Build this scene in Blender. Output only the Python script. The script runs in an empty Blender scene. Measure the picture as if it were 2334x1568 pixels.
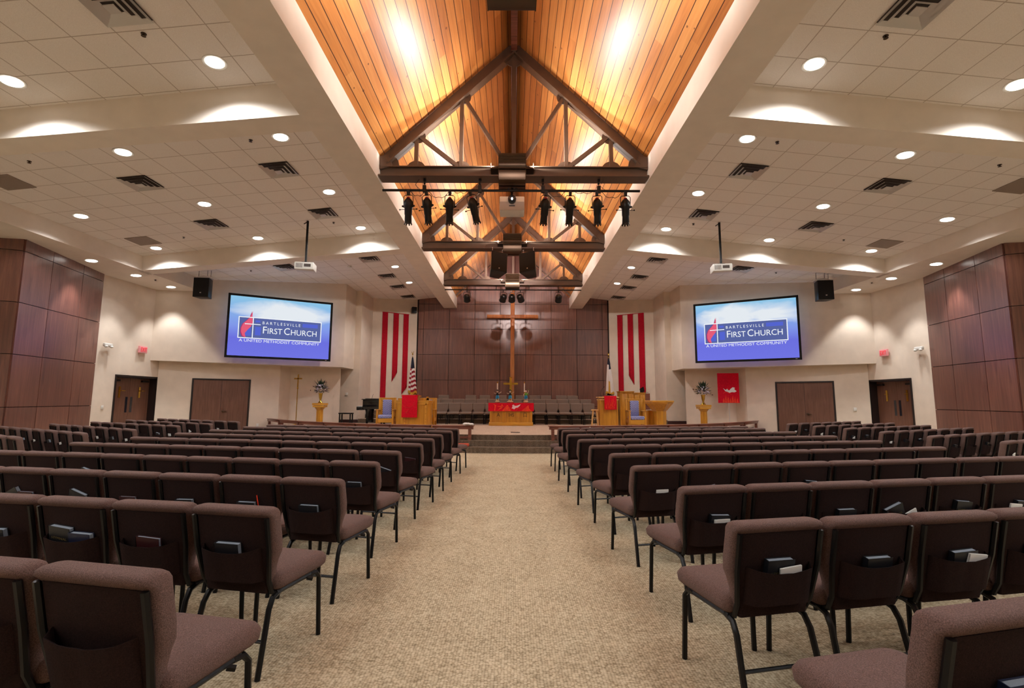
import bpy, bmesh, math, random
from mathutils import Vector, Matrix, Euler
random.seed(7)
PI = math.pi
C = bpy.context.scene.collection
SC = bpy.context.scene

# ---------------------------------------------------------------- camera, world, exposure
F_PX, W_PX, H_PX = 1110.0, 2334, 1568
EXPO = 0.0
PITCH, YAW, ROLL = math.atan(128 / F_PX), 0.0018, 0.0045
cam_d = bpy.data.cameras.new('camera'); cam = bpy.data.objects.new('camera', cam_d); C.objects.link(cam)
cam_d.sensor_width = 36.0; cam_d.sensor_fit = 'HORIZONTAL'; cam_d.lens = 36.0 * F_PX / W_PX
cam_d.clip_start = 0.05; cam_d.clip_end = 200
cam.matrix_world = (Matrix.Translation((0, 0, 1.45)) @ Matrix.Rotation(YAW, 4, 'Z') @ Matrix.Rotation(PI / 2 + PITCH, 4, 'X')
                    @ Matrix.Rotation(ROLL, 4, 'Z'))
SC.camera = cam
world = bpy.data.worlds.new('world'); SC.world = world; world.use_nodes = True
world.node_tree.nodes['Background'].inputs[0].default_value = (0.5, 0.55, 0.65, 1)
world.node_tree.nodes['Background'].inputs[1].default_value = 0.02
vs = SC.view_settings; vs.view_transform = 'Standard'; vs.look = 'None'; vs.exposure = EXPO; vs.gamma = 1.0
vs.use_curve_mapping = False
SC.cycles.max_bounces = 5; SC.cycles.diffuse_bounces = 5; SC.cycles.use_adaptive_sampling = True; SC.cycles.adaptive_threshold = .1; SC.cycles.adaptive_min_samples = 12; SC.cycles.glossy_bounces = 2
SC.cycles.use_denoising = True; SC.cycles.sample_clamp_indirect = 8.0; SC.cycles.caustics_reflective = False
# lamp strengths (watts)
P_TRAY, P_PERIM, P_STAGE, P_UP = 154, 230, 265, 405

# ---------------------------------------------------------------- helpers
def lin(c):
    o = []
    for v in c[:3]:
        v = v / 255.0
        o.append(v / 12.92 if v <= 0.04045 else ((v + 0.055) / 1.055) ** 2.4)
    return (o[0], o[1], o[2], 1.0)

def ang(v): return v

class MB:
    """collects shapes, then links them as ONE mesh object"""
    def __init__(s): s.v = []; s.f = []; s.m = []; s.mi = 0
    def add(s, vs_, fs_):
        o = len(s.v); s.v += [tuple(p) for p in vs_]
        for f in fs_: s.f.append([i + o for i in f]); s.m.append(s.mi)
        return s
    def mat(s, i): s.mi = i; return s
    def box(s, x0, x1, y0, y1, z0, z1):
        vs_ = [(x, y, z) for z in (z0, z1) for y in (y0, y1) for x in (x0, x1)]
        return s.add(vs_, [(0, 2, 3, 1), (4, 5, 7, 6), (0, 1, 5, 4), (2, 6, 7, 3), (0, 4, 6, 2), (1, 3, 7, 5)])
    def bar(s, p, q, w, h, up=(0, 0, 1)):
        p, q = Vector(p), Vector(q); d = (q - p).normalized(); u = Vector(up)
        if abs(d.dot(u)) > .98: u = Vector((0, 1, 0))
        a = d.cross(u).normalized() * (w / 2); b = a.cross(d).normalized() * (h / 2)
        vs_ = [c + i * a + j * b for c in (p, q) for i, j in ((-1, -1), (1, -1), (1, 1), (-1, 1))]
        return s.add(vs_, [(0, 3, 2, 1), (4, 5, 6, 7), (0, 1, 5, 4), (1, 2, 6, 5), (2, 3, 7, 6), (3, 0, 4, 7)])
    def tube(s, pts, r, n=8, sx=1.0):
        pts = [Vector(p) for p in pts]; rings = []; rs = r if isinstance(r, (list, tuple)) else [r] * len(pts)
        prev = None
        for i, p in enumerate(pts):
            d = (pts[min(i + 1, len(pts) - 1)] - pts[max(i - 1, 0)])
            d = d.normalized() if d.length > 1e-9 else Vector((0, 0, 1))
            if prev is None:
                u = Vector((1, 0, 0)) if abs(d.x) < .9 else Vector((0, 1, 0))
            else: u = prev
            b = d.cross(u).normalized(); a = b.cross(d).normalized(); prev = a
            rings.append([p + (a * math.cos(2 * PI * k / n) * sx + b * math.sin(2 * PI * k / n)) * rs[i] for k in range(n)])
        vs_ = [q for R_ in rings for q in R_]; fs_ = []
        for i in range(len(pts) - 1):
            for k in range(n):
                a_, b_ = i * n + k, i * n + (k + 1) % n
                fs_.append((a_, b_, b_ + n, a_ + n))
        fs_.append(tuple(range(n - 1, -1, -1))); fs_.append(tuple((len(pts) - 1) * n + k for k in range(n)))
        return s.add(vs_, fs_)
    def lathe(s, prof, c=(0, 0, 0), n=20, flute=0, fd=0.0):
        """prof: (radius, z) from the bottom up, closed at both ends"""
        vs_ = []; fs_ = []
        for r, z in prof:
            for k in range(n):
                t = 2 * PI * k / n
                rr = r * (1 - fd * (0.5 + 0.5 * math.cos(flute * t))) if flute else r
                vs_.append((c[0] + rr * math.cos(t), c[1] + rr * math.sin(t), c[2] + z))
        for i in range(len(prof) - 1):
            for k in range(n):
                a_, b_ = i * n + k, i * n + (k + 1) % n
                fs_.append((a_, b_, b_ + n, a_ + n))
        fs_.append(tuple(range(n - 1, -1, -1))); fs_.append(tuple((len(prof) - 1) * n + k for k in range(n)))
        return s.add(vs_, fs_)
    def prism(s, poly, z0, z1, zf0=None, zf1=None):
        """plan polygon extruded; zf0/zf1 optional height functions of (x,y)"""
        n = len(poly); a = sum(poly[i][0] * poly[(i + 1) % n][1] - poly[(i + 1) % n][0] * poly[i][1] for i in range(n))
        if a < 0: poly = poly[::-1]
        lo = [(x, y, zf0(x, y) if zf0 else z0) for x, y in poly]; hi = [(x, y, zf1(x, y) if zf1 else z1) for x, y in poly]
        fs_ = [tuple(range(n - 1, -1, -1)), tuple(range(n, 2 * n))] + [(i, (i + 1) % n, n + (i + 1) % n, n + i) for i in range(n)]
        return s.add(lo + hi, fs_)
    def slab_xz(s, poly, y0, y1):
        """outline in x,z extruded along y"""
        n = len(poly); a = sum(poly[i][0] * poly[(i + 1) % n][1] - poly[(i + 1) % n][0] * poly[i][1] for i in range(n))
        if a < 0: poly = poly[::-1]
        y0, y1 = min(y0, y1), max(y0, y1)
        fr = [(x, y0, z) for x, z in poly]; bk = [(x, y1, z) for x, z in poly]
        return s.add(fr + bk, [tuple(range(n)), tuple(range(2 * n - 1, n - 1, -1))] + [((i + 1) % n, i, n + i, n + (i + 1) % n) for i in range(n)])
    def ball(s, c, r, n=12, m=8):
        rx, ry, rz = r if isinstance(r, (list, tuple)) else (r, r, r)
        vs_ = [(c[0], c[1], c[2] - rz)]; fs_ = []
        for i in range(1, m):
            t = -PI / 2 + PI * i / m
            for k in range(n):
                u = 2 * PI * k / n
                vs_.append((c[0] + rx * math.cos(t) * math.cos(u), c[1] + ry * math.cos(t) * math.sin(u), c[2] + rz * math.sin(t)))
        vs_.append((c[0], c[1], c[2] + rz)); L = len(vs_) - 1
        for k in range(n):
            fs_.append((0, 1 + (k + 1) % n, 1 + k)); fs_.append((L, L - n + k, L - n + (k + 1) % n))
        for i in range(m - 2):
            for k in range(n):
                a_, b_ = 1 + i * n + k, 1 + i * n + (k + 1) % n
                fs_.append((a_, b_, b_ + n, a_ + n))
        return s.add(vs_, fs_)
    def loft(s, rings):
        n = len(rings[0]); vs_ = [p for r in rings for p in r]; fs_ = []
        for i in range(len(rings) - 1):
            for k in range(n):
                a_, b_ = i * n + k, i * n + (k + 1) % n
                fs_.append((a_, b_, b_ + n, a_ + n))
        fs_.append(tuple(range(n - 1, -1, -1))); fs_.append(tuple((len(rings) - 1) * n + k for k in range(n)))
        return s.add(vs_, fs_)
    def xf(s, M, start=0):
        for i in range(start, len(s.v)): s.v[i] = tuple(M @ Vector(s.v[i]))
        return s
    def build(s, name, mats, parent=None, bevel=0.0, seg=2, angle=35, loc=None):
        me = bpy.data.meshes.new(name); me.from_pydata([tuple(p) for p in s.v], [], s.f)
        mats = mats if isinstance(mats, (list, tuple)) else [mats]
        for m_ in mats: me.materials.append(m_)
        for p, i in zip(me.polygons, s.m): p.material_index = i; p.use_smooth = True
        if bevel > 0:
            bm = bmesh.new(); bm.from_mesh(me)
            es = [e for e in bm.edges if len(e.link_faces) == 2 and e.calc_face_angle(0) > math.radians(30)]
            bmesh.ops.bevel(bm, geom=es, offset=bevel, segments=seg, profile=0.5, affect='EDGES', clamp_overlap=True)
            bm.to_mesh(me); bm.free()
            for p in me.polygons: p.use_smooth = True
        me.set_sharp_from_angle(angle=math.radians(angle))
        o = bpy.data.objects.new(name, me); C.objects.link(o)
        if parent: o.parent = parent
        if loc: o.location = loc
        return o

def tag(o, label=None, cat=None, group=None, kind=None):
    if label: o['label'] = label
    if cat: o['category'] = cat
    if group: o['group'] = group
    if kind: o['kind'] = kind
    return o
def thing(name, label, cat, loc=(0, 0, 0), rz=0.0, group=None):
    o = bpy.data.objects.new(name, None); C.objects.link(o); o.empty_display_size = .1
    o.location = loc; o.rotation_euler = (0, 0, rz)
    return tag(o, label, cat, group)
def struct(name, mb, mats, label=None, parent=None, bevel=0.0, angle=35):
    return tag(mb.build(name, mats, parent, bevel=bevel, angle=angle), label, None, None, 'structure' if not parent else None)
KIDS = {}
def copy_tree(o, parent=None):
    c = o.copy(); C.objects.link(c)
    if parent: c.parent = parent
    if o.name not in KIDS: KIDS[o.name] = list(o.children)
    for ch in KIDS[o.name]: copy_tree(ch, c)
    return c
def text_mesh(name, s, size, mat_, parent, loc, rot=(PI / 2, 0, 0), depth=0.002, width=None, align='LEFT'):
    cu = bpy.data.curves.new(name, 'FONT'); cu.body = s; cu.size = size; cu.extrude = depth; cu.align_x = align
    cu.resolution_u = 3
    to = bpy.data.objects.new(name + '_src', cu); C.objects.link(to)
    dg = bpy.context.evaluated_depsgraph_get(); me = bpy.data.meshes.new_from_object(to.evaluated_get(dg))
    bpy.data.objects.remove(to); bpy.data.curves.remove(cu)
    xs = [v.co.x for v in me.vertices]; w = max(xs) - min(xs)
    if width:
        k = width / w
        for v in me.vertices: v.co.x *= k
    me.materials.clear(); me.materials.append(mat_)
    o = bpy.data.objects.new(name, me); C.objects.link(o); o.parent = parent; o.location = loc; o.rotation_euler = rot
    return o
def spot(name, parent, loc, aim, watts, deg, blend, col, rad=.1):
    l = bpy.data.lights.new(name, 'SPOT'); l.energy = watts; l.spot_size = math.radians(deg); l.spot_blend = blend
    l.color = col; l.shadow_soft_size = rad
    o = bpy.data.objects.new(name, l); C.objects.link(o); o.parent = parent; o.location = loc
    o.rotation_euler = Vector(aim).to_track_quat('-Z', 'Y').to_euler()
    return o

ORD = 'first second third fourth fifth sixth seventh eighth ninth tenth eleventh twelfth thirteenth fourteenth'.split()

# ---------------------------------------------------------------- materials
def nodes(name):
    m = bpy.data.materials.new(name); m.use_nodes = True; nt = m.node_tree
    return m, nt, nt.nodes['Principled BSDF']
def N(nt, typ, **kw):
    n = nt.nodes.new(typ)
    for k, v in kw.items():
        if k.startswith('i_'): n.inputs[k[2:]].default_value = v
        else: setattr(n, k, v)
    return n
def math_(nt, op, a, b=None):
    n = nt.nodes.new('ShaderNodeMath'); n.operation = op
    for i, v in enumerate((a, b)):
        if v is None: continue
        if isinstance(v, (int, float)): n.inputs[i].default_value = v
        else: nt.links.new(v, n.inputs[i])
    return n.outputs[0]
def ramp(nt, fac, stops):
    r = nt.nodes.new('ShaderNodeValToRGB'); nt.links.new(fac, r.inputs[0]); e = r.color_ramp.elements
    e[0].position, e[0].color = stops[0][0], lin(stops[0][1]); e[1].position, e[1].color = stops[-1][0], lin(stops[-1][1])
    for p, c in stops[1:-1]: x = e.new(p); x.color = lin(c)
    return r.outputs[0]
def coords(nt, scale=(1, 1, 1), kind='Object'):
    tc = nt.nodes.new('ShaderNodeTexCoord'); mp = nt.nodes.new('ShaderNodeMapping'); mp.inputs['Scale'].default_value = scale
    nt.links.new(tc.outputs[kind], mp.inputs[0]); return mp.outputs[0]
def M(name, rgb, rough=.5, metal=0.0, var=0.0, vscale=20, bump=0.0, bscale=60, emit=0.0, stretch=(1, 1, 1), spec=.5, coat=0.0):
    m, nt, b = nodes(name); c = lin(rgb)
    b.inputs['Base Color'].default_value = c; b.inputs['Roughness'].default_value = rough; b.inputs['Metallic'].default_value = metal
    b.inputs['Specular IOR Level'].default_value = spec; b.inputs['Coat Weight'].default_value = coat
    if emit: b.inputs['Emission Color'].default_value = c; b.inputs['Emission Strength'].default_value = emit
    if var:
        n = N(nt, 'ShaderNodeTexNoise', i_Scale=vscale, i_Detail=4.0); nt.links.new(coords(nt, stretch), n.inputs['Vector'])
        k1 = tuple(max(0, v * (1 - var)) for v in rgb); k2 = tuple(min(255, v * (1 + var)) for v in rgb)
        nt.links.new(ramp(nt, n.outputs[0], [(.3, k1), (.7, k2)]), b.inputs['Base Color'])
    if bump:
        n = N(nt, 'ShaderNodeTexNoise', i_Scale=bscale, i_Detail=3.0); nt.links.new(coords(nt, stretch), n.inputs['Vector'])
        bp = N(nt, 'ShaderNodeBump', i_Strength=bump, i_Distance=.01); nt.links.new(n.outputs[0], bp.inputs['Height']); nt.links.new(bp.outputs[0], b.inputs['Normal'])
    return m
def wood(name, dark, light, rough=.4, grain='Z', gs=1.0, coat=0.0):
    m, nt, b = nodes(name)
    s = {'Z': (18, 18, 1.1), 'X': (1.1, 18, 18), 'Y': (18, 1.1, 18)}[grain]
    n = N(nt, 'ShaderNodeTexNoise', i_Scale=1.0 * gs, i_Detail=6.0, i_Roughness=.6, i_Distortion=.6); nt.links.new(coords(nt, s), n.inputs['Vector'])
    n2 = N(nt, 'ShaderNodeTexNoise', i_Scale=.9, i_Detail=1.0); nt.links.new(coords(nt), n2.inputs['Vector'])
    f = math_(nt, 'ADD', math_(nt, 'MULTIPLY', n.outputs[0], .75), math_(nt, 'MULTIPLY', n2.outputs[0], .25))
    nt.links.new(ramp(nt, f, [(.35, dark), (.62, light)]), b.inputs['Base Color'])
    b.inputs['Roughness'].default_value = rough; b.inputs['Coat Weight'].default_value = coat; b.inputs['Coat Roughness'].default_value = .3
    bp = N(nt, 'ShaderNodeBump', i_Strength=.05, i_Distance=.005); nt.links.new(n.outputs[0], bp.inputs['Height']); nt.links.new(bp.outputs[0], b.inputs['Normal'])
    return m
MT = {}
def carpet(name, c1, c2, c3, sx, sy):
    m, nt, b = nodes(name)
    v = N(nt, 'ShaderNodeTexVoronoi', i_Scale=1.0, i_Randomness=.42); nt.links.new(coords(nt, (sx, sy, sy)), v.inputs['Vector'])
    n = N(nt, 'ShaderNodeTexNoise', i_Scale=3.0, i_Detail=3.0); nt.links.new(coords(nt), n.inputs['Vector'])
    w = N(nt, 'ShaderNodeTexWhiteNoise'); w.noise_dimensions = '3D'; nt.links.new(v.outputs['Position'], w.inputs['Vector'])
    f = math_(nt, 'ADD', math_(nt, 'MULTIPLY', v.outputs['Distance'], .8), math_(nt, 'MULTIPLY', w.outputs['Value'], .36))
    f = math_(nt, 'ADD', f, math_(nt, 'MULTIPLY', math_(nt, 'SUBTRACT', n.outputs[0], .5), .25))
    nt.links.new(ramp(nt, f, [(.18, c1), (.5, c2), (.95, c3)]), b.inputs['Base Color'])
    b.inputs['Roughness'].default_value = .95; b.inputs['Specular IOR Level'].default_value = .1
    bp = N(nt, 'ShaderNodeBump', i_Strength=.7, i_Distance=.006, invert=True); nt.links.new(v.outputs['Distance'], bp.inputs['Height']); nt.links.new(bp.outputs[0], b.inputs['Normal'])
    return m
MT['carpet'] = carpet('loop_carpet', (204, 190, 162), (180, 164, 136), (116, 101, 76), 58, 84)
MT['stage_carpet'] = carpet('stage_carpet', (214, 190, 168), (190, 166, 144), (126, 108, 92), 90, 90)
MT['shaded_riser_carpet'] = carpet('shaded_riser_carpet', (140, 122, 104), (112, 96, 80), (64, 52, 42), 90, 90)  # stage carpet darkened, shade on the steps put into the colour
MT['paint'] = M('beige_paint', (222, 206, 188), .75, var=.02, vscale=3, bump=.03, bscale=120, spec=.3)
MT['soffit'] = M('soffit_paint', (240, 230, 218), .8, var=.015, vscale=3, bump=.02, bscale=150, spec=.25)
MT['white'] = M('white_plastic', (225, 222, 214), .4)
MT['black'] = M('black_metal', (18, 16, 16), .38, .3)
MT['matblack'] = M('black_fabric', (14, 13, 13), .8, var=.2, vscale=200)
MT['steel'] = M('brown_steel', (92, 72, 58), .42, .15, var=.05, vscale=4)
MT['steel_dark'] = M('bronze_box', (78, 62, 46), .3, .6)
MT['chairmetal'] = M('chair_frame_metal', (22, 21, 22), .32, .5)
MT['fabric'] = M('brown_fabric', (106, 84, 78), .9, var=.22, vscale=260, bump=.5, bscale=420, spec=.15)
MT['fabric_back'] = M('shaded_back_fabric', (44, 31, 29), .95, var=.2, vscale=240, bump=.3, bscale=400, spec=.1)  # chair fabric darkened, the unlit rear of the backs is in the colour
MT['choir_fabric'] = M('taupe_fabric', (126, 108, 96), .9, var=.15, vscale=200, bump=.3, bscale=300, spec=.15)
MT['choir_back'] = M('taupe_back_fabric', (60, 50, 44), .95, var=.15, vscale=200)
MT['brass'] = M('brass', (206, 168, 74), .22, 1.0)
MT['oak'] = wood('golden_oak', (176, 114, 28), (212, 150, 44), .35, 'Z', coat=.25)
MT['oak_h'] = wood('golden_oak_across', (184, 122, 34), (222, 162, 56), .35, 'X', coat=.25)
MT['cross_wood'] = wood('cross_oak', (170, 106, 58), (214, 148, 92), .4, 'Z')
MT['blond'] = wood('blond_wood', (190, 140, 78), (226, 182, 120), .4, 'Z')
MT['rail_wood'] = wood('walnut_rail', (92, 50, 38), (140, 84, 66), .35, 'X', coat=.2)
MT['door_wood'] = wood('door_veneer', (98, 64, 50), (122, 84, 68), .42, 'Z', gs=1.3)
MT['door_frame'] = M('dark_frame', (34, 24, 22), .4)
MT['trim'] = M('dark_trim', (60, 28, 26), .5)
MT['red'] = M('red_cloth', (214, 12, 40), .85, var=.06, vscale=30, spec=.2)
MT['banner'] = M('crimson_cloth', (176, 14, 36), .8, var=.1, vscale=16, stretch=(1, 1, 3), spec=.2)
MT['orange'] = M('orange_cloth', (232, 62, 28), .8, var=.1, vscale=20)
MT['kneel'] = M('orange_cushion', (186, 70, 40), .8, var=.05, vscale=30)
MT['pink'] = M('pale_applique', (238, 206, 214), .8)
MT['gold'] = M('gold_fringe', (206, 152, 40), .6, var=.2, vscale=80)
MT['navy'] = M('navy_cloth', (22, 20, 40), .85)
MT['flagred'] = M('flag_red', (150, 14, 34), .8)
MT['flagwhite'] = M('flag_white', (226, 214, 208), .8)
MT['glossblack'] = M('piano_black', (10, 10, 13), .12, coat=.5)
MT['bookblack'] = M('book_cover', (26, 27, 32), .45)
MT['bookblue'] = M('blue_book_cover', (24, 32, 62), .45)
MT['bookred'] = M('maroon_book_cover', (58, 18, 22), .5)
MT['page'] = M('book_pages', (150, 160, 172), .8, var=.15, vscale=300, stretch=(1, 30, 1))
MT['paper'] = M('white_paper', (236, 236, 232), .7)
MT['goldtext'] = M('gold_lettering', (120, 104, 60), .5)
MT['darktext'] = M('carved_lettering', (58, 34, 8), .6)
MT['leafdark'] = M('dark_leaf', (38, 54, 34), .6, var=.25, vscale=30)
MT['leafgreen'] = M('green_leaf', (96, 150, 30), .6, var=.2, vscale=30)
MT['flower'] = M('pale_blossom', (196, 184, 200), .7, var=.1, vscale=40)
MT['flowerdark'] = M('dark_berry', (92, 28, 34), .6)
MT['candle'] = M('candle_wax', (232, 214, 196), .5)
MT['skin'] = M('figurine_ceramic', (206, 178, 160), .5)
MT['blue'] = M('blue_glaze', (30, 132, 176), .4)
MT['stone'] = M('rock_base', (178, 156, 120), .7, var=.2, vscale=40)
MT['lens'] = M('lens_glass', (30, 34, 44), .08)
MT['redcap'] = M('red_lamp_cap', (120, 16, 26), .4, emit=.25)
MT['grille'] = M('return_grille', (150, 134, 122), .6, var=.15, vscale=160)
MT['metalgrey'] = M('diffuser_metal', (206, 200, 196), .35, .2)
MT['ventdark'] = M('duct_shadow', (84, 74, 70), .8)
MT['exitred'] = M('exit_red', (226, 22, 44), .5, emit=.5)
MT['exitpink'] = M('exit_face', (214, 140, 142), .5, emit=.25)
MT['disc'] = M('lamp_diffuser', (255, 250, 244), .5, emit=6.0)
MT['projlens'] = M('projector_lens_glow', (220, 240, 255), .2, emit=8.0)

# wood veneer panels with a per-panel tone
def veneer():
    m, nt, b = nodes('walnut_veneer')
    n = N(nt, 'ShaderNodeTexNoise', i_Scale=1.0, i_Detail=7.0, i_Roughness=.65, i_Distortion=.8); nt.links.new(coords(nt, (16, 16, .8)), n.inputs['Vector'])
    n2 = N(nt, 'ShaderNodeTexNoise', i_Scale=.55, i_Detail=1.0); nt.links.new(coords(nt), n2.inputs['Vector'])
    gi = N(nt, 'ShaderNodeNewGeometry')
    f = math_(nt, 'ADD', math_(nt, 'MULTIPLY', n.outputs[0], .68), math_(nt, 'MULTIPLY', n2.outputs[0], .24))
    f = math_(nt, 'ADD', f, math_(nt, 'MULTIPLY', gi.outputs['Random Per Island'], .08))
    nt.links.new(ramp(nt, f, [(.33, (80, 45, 38)), (.5, (112, 67, 55)), (.66, (140, 90, 74))]), b.inputs['Base Color'])
    b.inputs['Roughness'].default_value = .38; b.inputs['Coat Weight'].default_value = 1.0; b.inputs['Coat Roughness'].default_value = .3; b.inputs['Coat IOR'].default_value = 1.65
    return m
MT['veneer'] = veneer()
MT['groove'] = M('panel_groove', (30, 14, 12), .8)

# pine deck: boards run along y, board index from |x|
def pine():
    m, nt, b = nodes('pine_boards')
    tc = nt.nodes.new('ShaderNodeTexCoord'); sp = nt.nodes.new('ShaderNodeSeparateXYZ'); nt.links.new(tc.outputs['Object'], sp.inputs[0])
    t = math_(nt, 'DIVIDE', sp.outputs[0], .129)
    idx = math_(nt, 'FLOOR', t); fr = math_(nt, 'FRACT', t)
    seg = math_(nt, 'FLOOR', math_(nt, 'ADD', math_(nt, 'DIVIDE', sp.outputs[1], 4.1), math_(nt, 'MULTIPLY', idx, .37)))
    cb = nt.nodes.new('ShaderNodeCombineXYZ'); nt.links.new(idx, cb.inputs[0]); nt.links.new(seg, cb.inputs[1])
    wn = N(nt, 'ShaderNodeTexWhiteNoise'); wn.noise_dimensions = '2D'; nt.links.new(cb.outputs[0], wn.inputs['Vector'])
    n = N(nt, 'ShaderNodeTexNoise', i_Scale=1.0, i_Detail=6.0, i_Distortion=.5); nt.links.new(coords(nt, (24, 1.2, 24)), n.inputs['Vector'])
    f = math_(nt, 'ADD', math_(nt, 'MULTIPLY', n.outputs[0], .55), math_(nt, 'MULTIPLY', wn.outputs['Value'], .42))
    col = ramp(nt, f, [(.2, (166, 98, 48)), (.5, (206, 132, 66)), (.8, (226, 158, 90))])
    k = N(nt, 'ShaderNodeTexVoronoi', i_Scale=1.0); nt.links.new(coords(nt, (5.2, 2.6, 0.01)), k.inputs['Vector'])
    kn = math_(nt, 'LESS_THAN', k.outputs['Distance'], .075)
    mx = N(nt, 'ShaderNodeMix'); mx.data_type = 'RGBA'; nt.links.new(math_(nt, 'MULTIPLY', kn, .7), mx.inputs['Factor']); nt.links.new(col, mx.inputs[6]); mx.inputs[7].default_value = lin((96, 44, 18))
    edge = math_(nt, 'LESS_THAN', math_(nt, 'ABSOLUTE', math_(nt, 'SUBTRACT', fr, .5)), .462)
    m2 = N(nt, 'ShaderNodeMix'); m2.data_type = 'RGBA'; nt.links.new(edge, m2.inputs['Factor']); m2.inputs[6].default_value = lin((70, 28, 12)); nt.links.new(mx.outputs[2], m2.inputs[7])
    nt.links.new(m2.outputs[2], b.inputs['Base Color'])
    b.inputs['Roughness'].default_value = .4; b.inputs['Coat Weight'].default_value = .4; b.inputs['Coat Roughness'].default_value = .36
    bp = N(nt, 'ShaderNodeBump', i_Strength=.5, i_Distance=.01); nt.links.new(edge, bp.inputs['Height']); nt.links.new(bp.outputs[0], b.inputs['Normal'])
    return m
MT['pine'] = pine()
# lay-in ceiling tile
def tile():
    m, nt, b = nodes('ceiling_tile')
    tc = nt.nodes.new('ShaderNodeTexCoord'); sp = nt.nodes.new('ShaderNodeSeparateXYZ'); nt.links.new(tc.outputs['Object'], sp.inputs[0])
    fx = math_(nt, 'FRACT', math_(nt, 'ADD', math_(nt, 'DIVIDE', math_(nt, 'SUBTRACT', math_(nt, 'ABSOLUTE', sp.outputs[0]), 4.46), .597), 20.5))
    fy = math_(nt, 'FRACT', math_(nt, 'ADD', math_(nt, 'DIVIDE', math_(nt, 'SUBTRACT', sp.outputs[1], 8.8), .618), 30.5))
    g = math_(nt, 'MAXIMUM', math_(nt, 'GREATER_THAN', math_(nt, 'ABSOLUTE', math_(nt, 'SUBTRACT', fx, .5)), .488),
              math_(nt, 'GREATER_THAN', math_(nt, 'ABSOLUTE', math_(nt, 'SUBTRACT', fy, .5)), .488))
    n = N(nt, 'ShaderNodeTexNoise', i_Scale=140.0, i_Detail=3.0); nt.links.new(coords(nt), n.inputs['Vector'])
    col = ramp(nt, n.outputs[0], [(.35, (238, 230, 224)), (.65, (252, 246, 240))])
    mx = N(nt, 'ShaderNodeMix'); mx.data_type = 'RGBA'; nt.links.new(g, mx.inputs['Factor']); nt.links.new(col, mx.inputs[6]); mx.inputs[7].default_value = lin((198, 184, 174))
    nt.links.new(mx.outputs[2], b.inputs['Base Color']); b.inputs['Roughness'].default_value = .9
    bp = N(nt, 'ShaderNodeBump', i_Strength=.6, i_Distance=.01, invert=True); nt.links.new(g, bp.inputs['Height']); nt.links.new(bp.outputs[0], b.inputs['Normal'])
    return m
MT['tile'] = tile()
# blue lattice upholstery
def lattice():
    m, nt, b = nodes('blue_lattice_fabric')
    tc = nt.nodes.new('ShaderNodeTexCoord'); sp = nt.nodes.new('ShaderNodeSeparateXYZ'); nt.links.new(tc.outputs['Object'], sp.inputs[0])
    zz = math_(nt, 'ADD', sp.outputs[2], sp.outputs[1])
    a_ = math_(nt, 'PINGPONG', math_(nt, 'ADD', math_(nt, 'MULTIPLY', sp.outputs[0], 1.3), zz), .035)
    c_ = math_(nt, 'PINGPONG', math_(nt, 'SUBTRACT', math_(nt, 'MULTIPLY', sp.outputs[0], 1.3), zz), .035)
    f = math_(nt, 'LESS_THAN', math_(nt, 'MINIMUM', a_, c_), .008)
    nt.links.new(ramp(nt, f, [(.4, (54, 72, 160)), (.6, (204, 204, 226))]), b.inputs['Base Color']); b.inputs['Roughness'].default_value = .85
    return m
MT['lattice'] = lattice()
# projected picture (light-giving screen)
SCREEN_E = 1.0
def sky(seed):
    m = bpy.data.materials.new('projected_sky'); m.use_nodes = True; nt = m.node_tree; nt.nodes.remove(nt.nodes['Principled BSDF'])
    tc = nt.nodes.new('ShaderNodeTexCoord'); sp = nt.nodes.new('ShaderNodeSeparateXYZ'); nt.links.new(tc.outputs['Generated'], sp.inputs[0])
    base = ramp(nt, sp.outputs[2], [(0.0, (112, 116, 226)), (.3, (108, 112, 222)), (.5, (128, 150, 232)), (1.0, (140, 196, 228))])
    mp = nt.nodes.new('ShaderNodeMapping'); mp.inputs['Scale'].default_value = (2.2, 1, 2.8); mp.inputs['Location'].default_value = (seed, 0, seed * .7); nt.links.new(tc.outputs['Generated'], mp.inputs[0])
    n = N(nt, 'ShaderNodeTexNoise', i_Scale=1.2, i_Detail=5.0, i_Distortion=.6); nt.links.new(mp.outputs[0], n.inputs['Vector'])
    dx = math_(nt, 'SUBTRACT', sp.outputs[0], .52); dz = math_(nt, 'SUBTRACT', sp.outputs[2], .76)
    d = math_(nt, 'ADD', math_(nt, 'MULTIPLY', math_(nt, 'MULTIPLY', dx, dx), 1.5), math_(nt, 'MULTIPLY', math_(nt, 'MULTIPLY', dz, dz), 8.0))
    c = math_(nt, 'SUBTRACT', math_(nt, 'ADD', n.outputs[0], .34), d)
    msk = nt.nodes.new('ShaderNodeMapRange'); nt.links.new(c, msk.inputs[0]); msk.inputs[1].default_value = .36; msk.inputs[2].default_value = .74
    mx = N(nt, 'ShaderNodeMix'); mx.data_type = 'RGBA'; nt.links.new(msk.outputs[0], mx.inputs['Factor']); nt.links.new(base, mx.inputs[6]); mx.inputs[7].default_value = lin((228, 234, 240))
    e = nt.nodes.new('ShaderNodeEmission'); nt.links.new(mx.outputs[2], e.inputs[0]); e.inputs[1].default_value = SCREEN_E
    nt.links.new(e.outputs[0], nt.nodes['Material Output'].inputs[0]); return m
def flat_light(name, rgb):
    m = bpy.data.materials.new(name); m.use_nodes = True; nt = m.node_tree; nt.nodes.remove(nt.nodes['Principled BSDF'])
    e = nt.nodes.new('ShaderNodeEmission'); e.inputs[0].default_value = lin(rgb); e.inputs[1].default_value = SCREEN_E
    nt.links.new(e.outputs[0], nt.nodes['Material Output'].inputs[0]); return m
MT['pwhite'] = flat_light('projected_white', (240, 244, 248)); MT['pslate'] = flat_light('projected_slate', (88, 100, 158))
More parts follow.
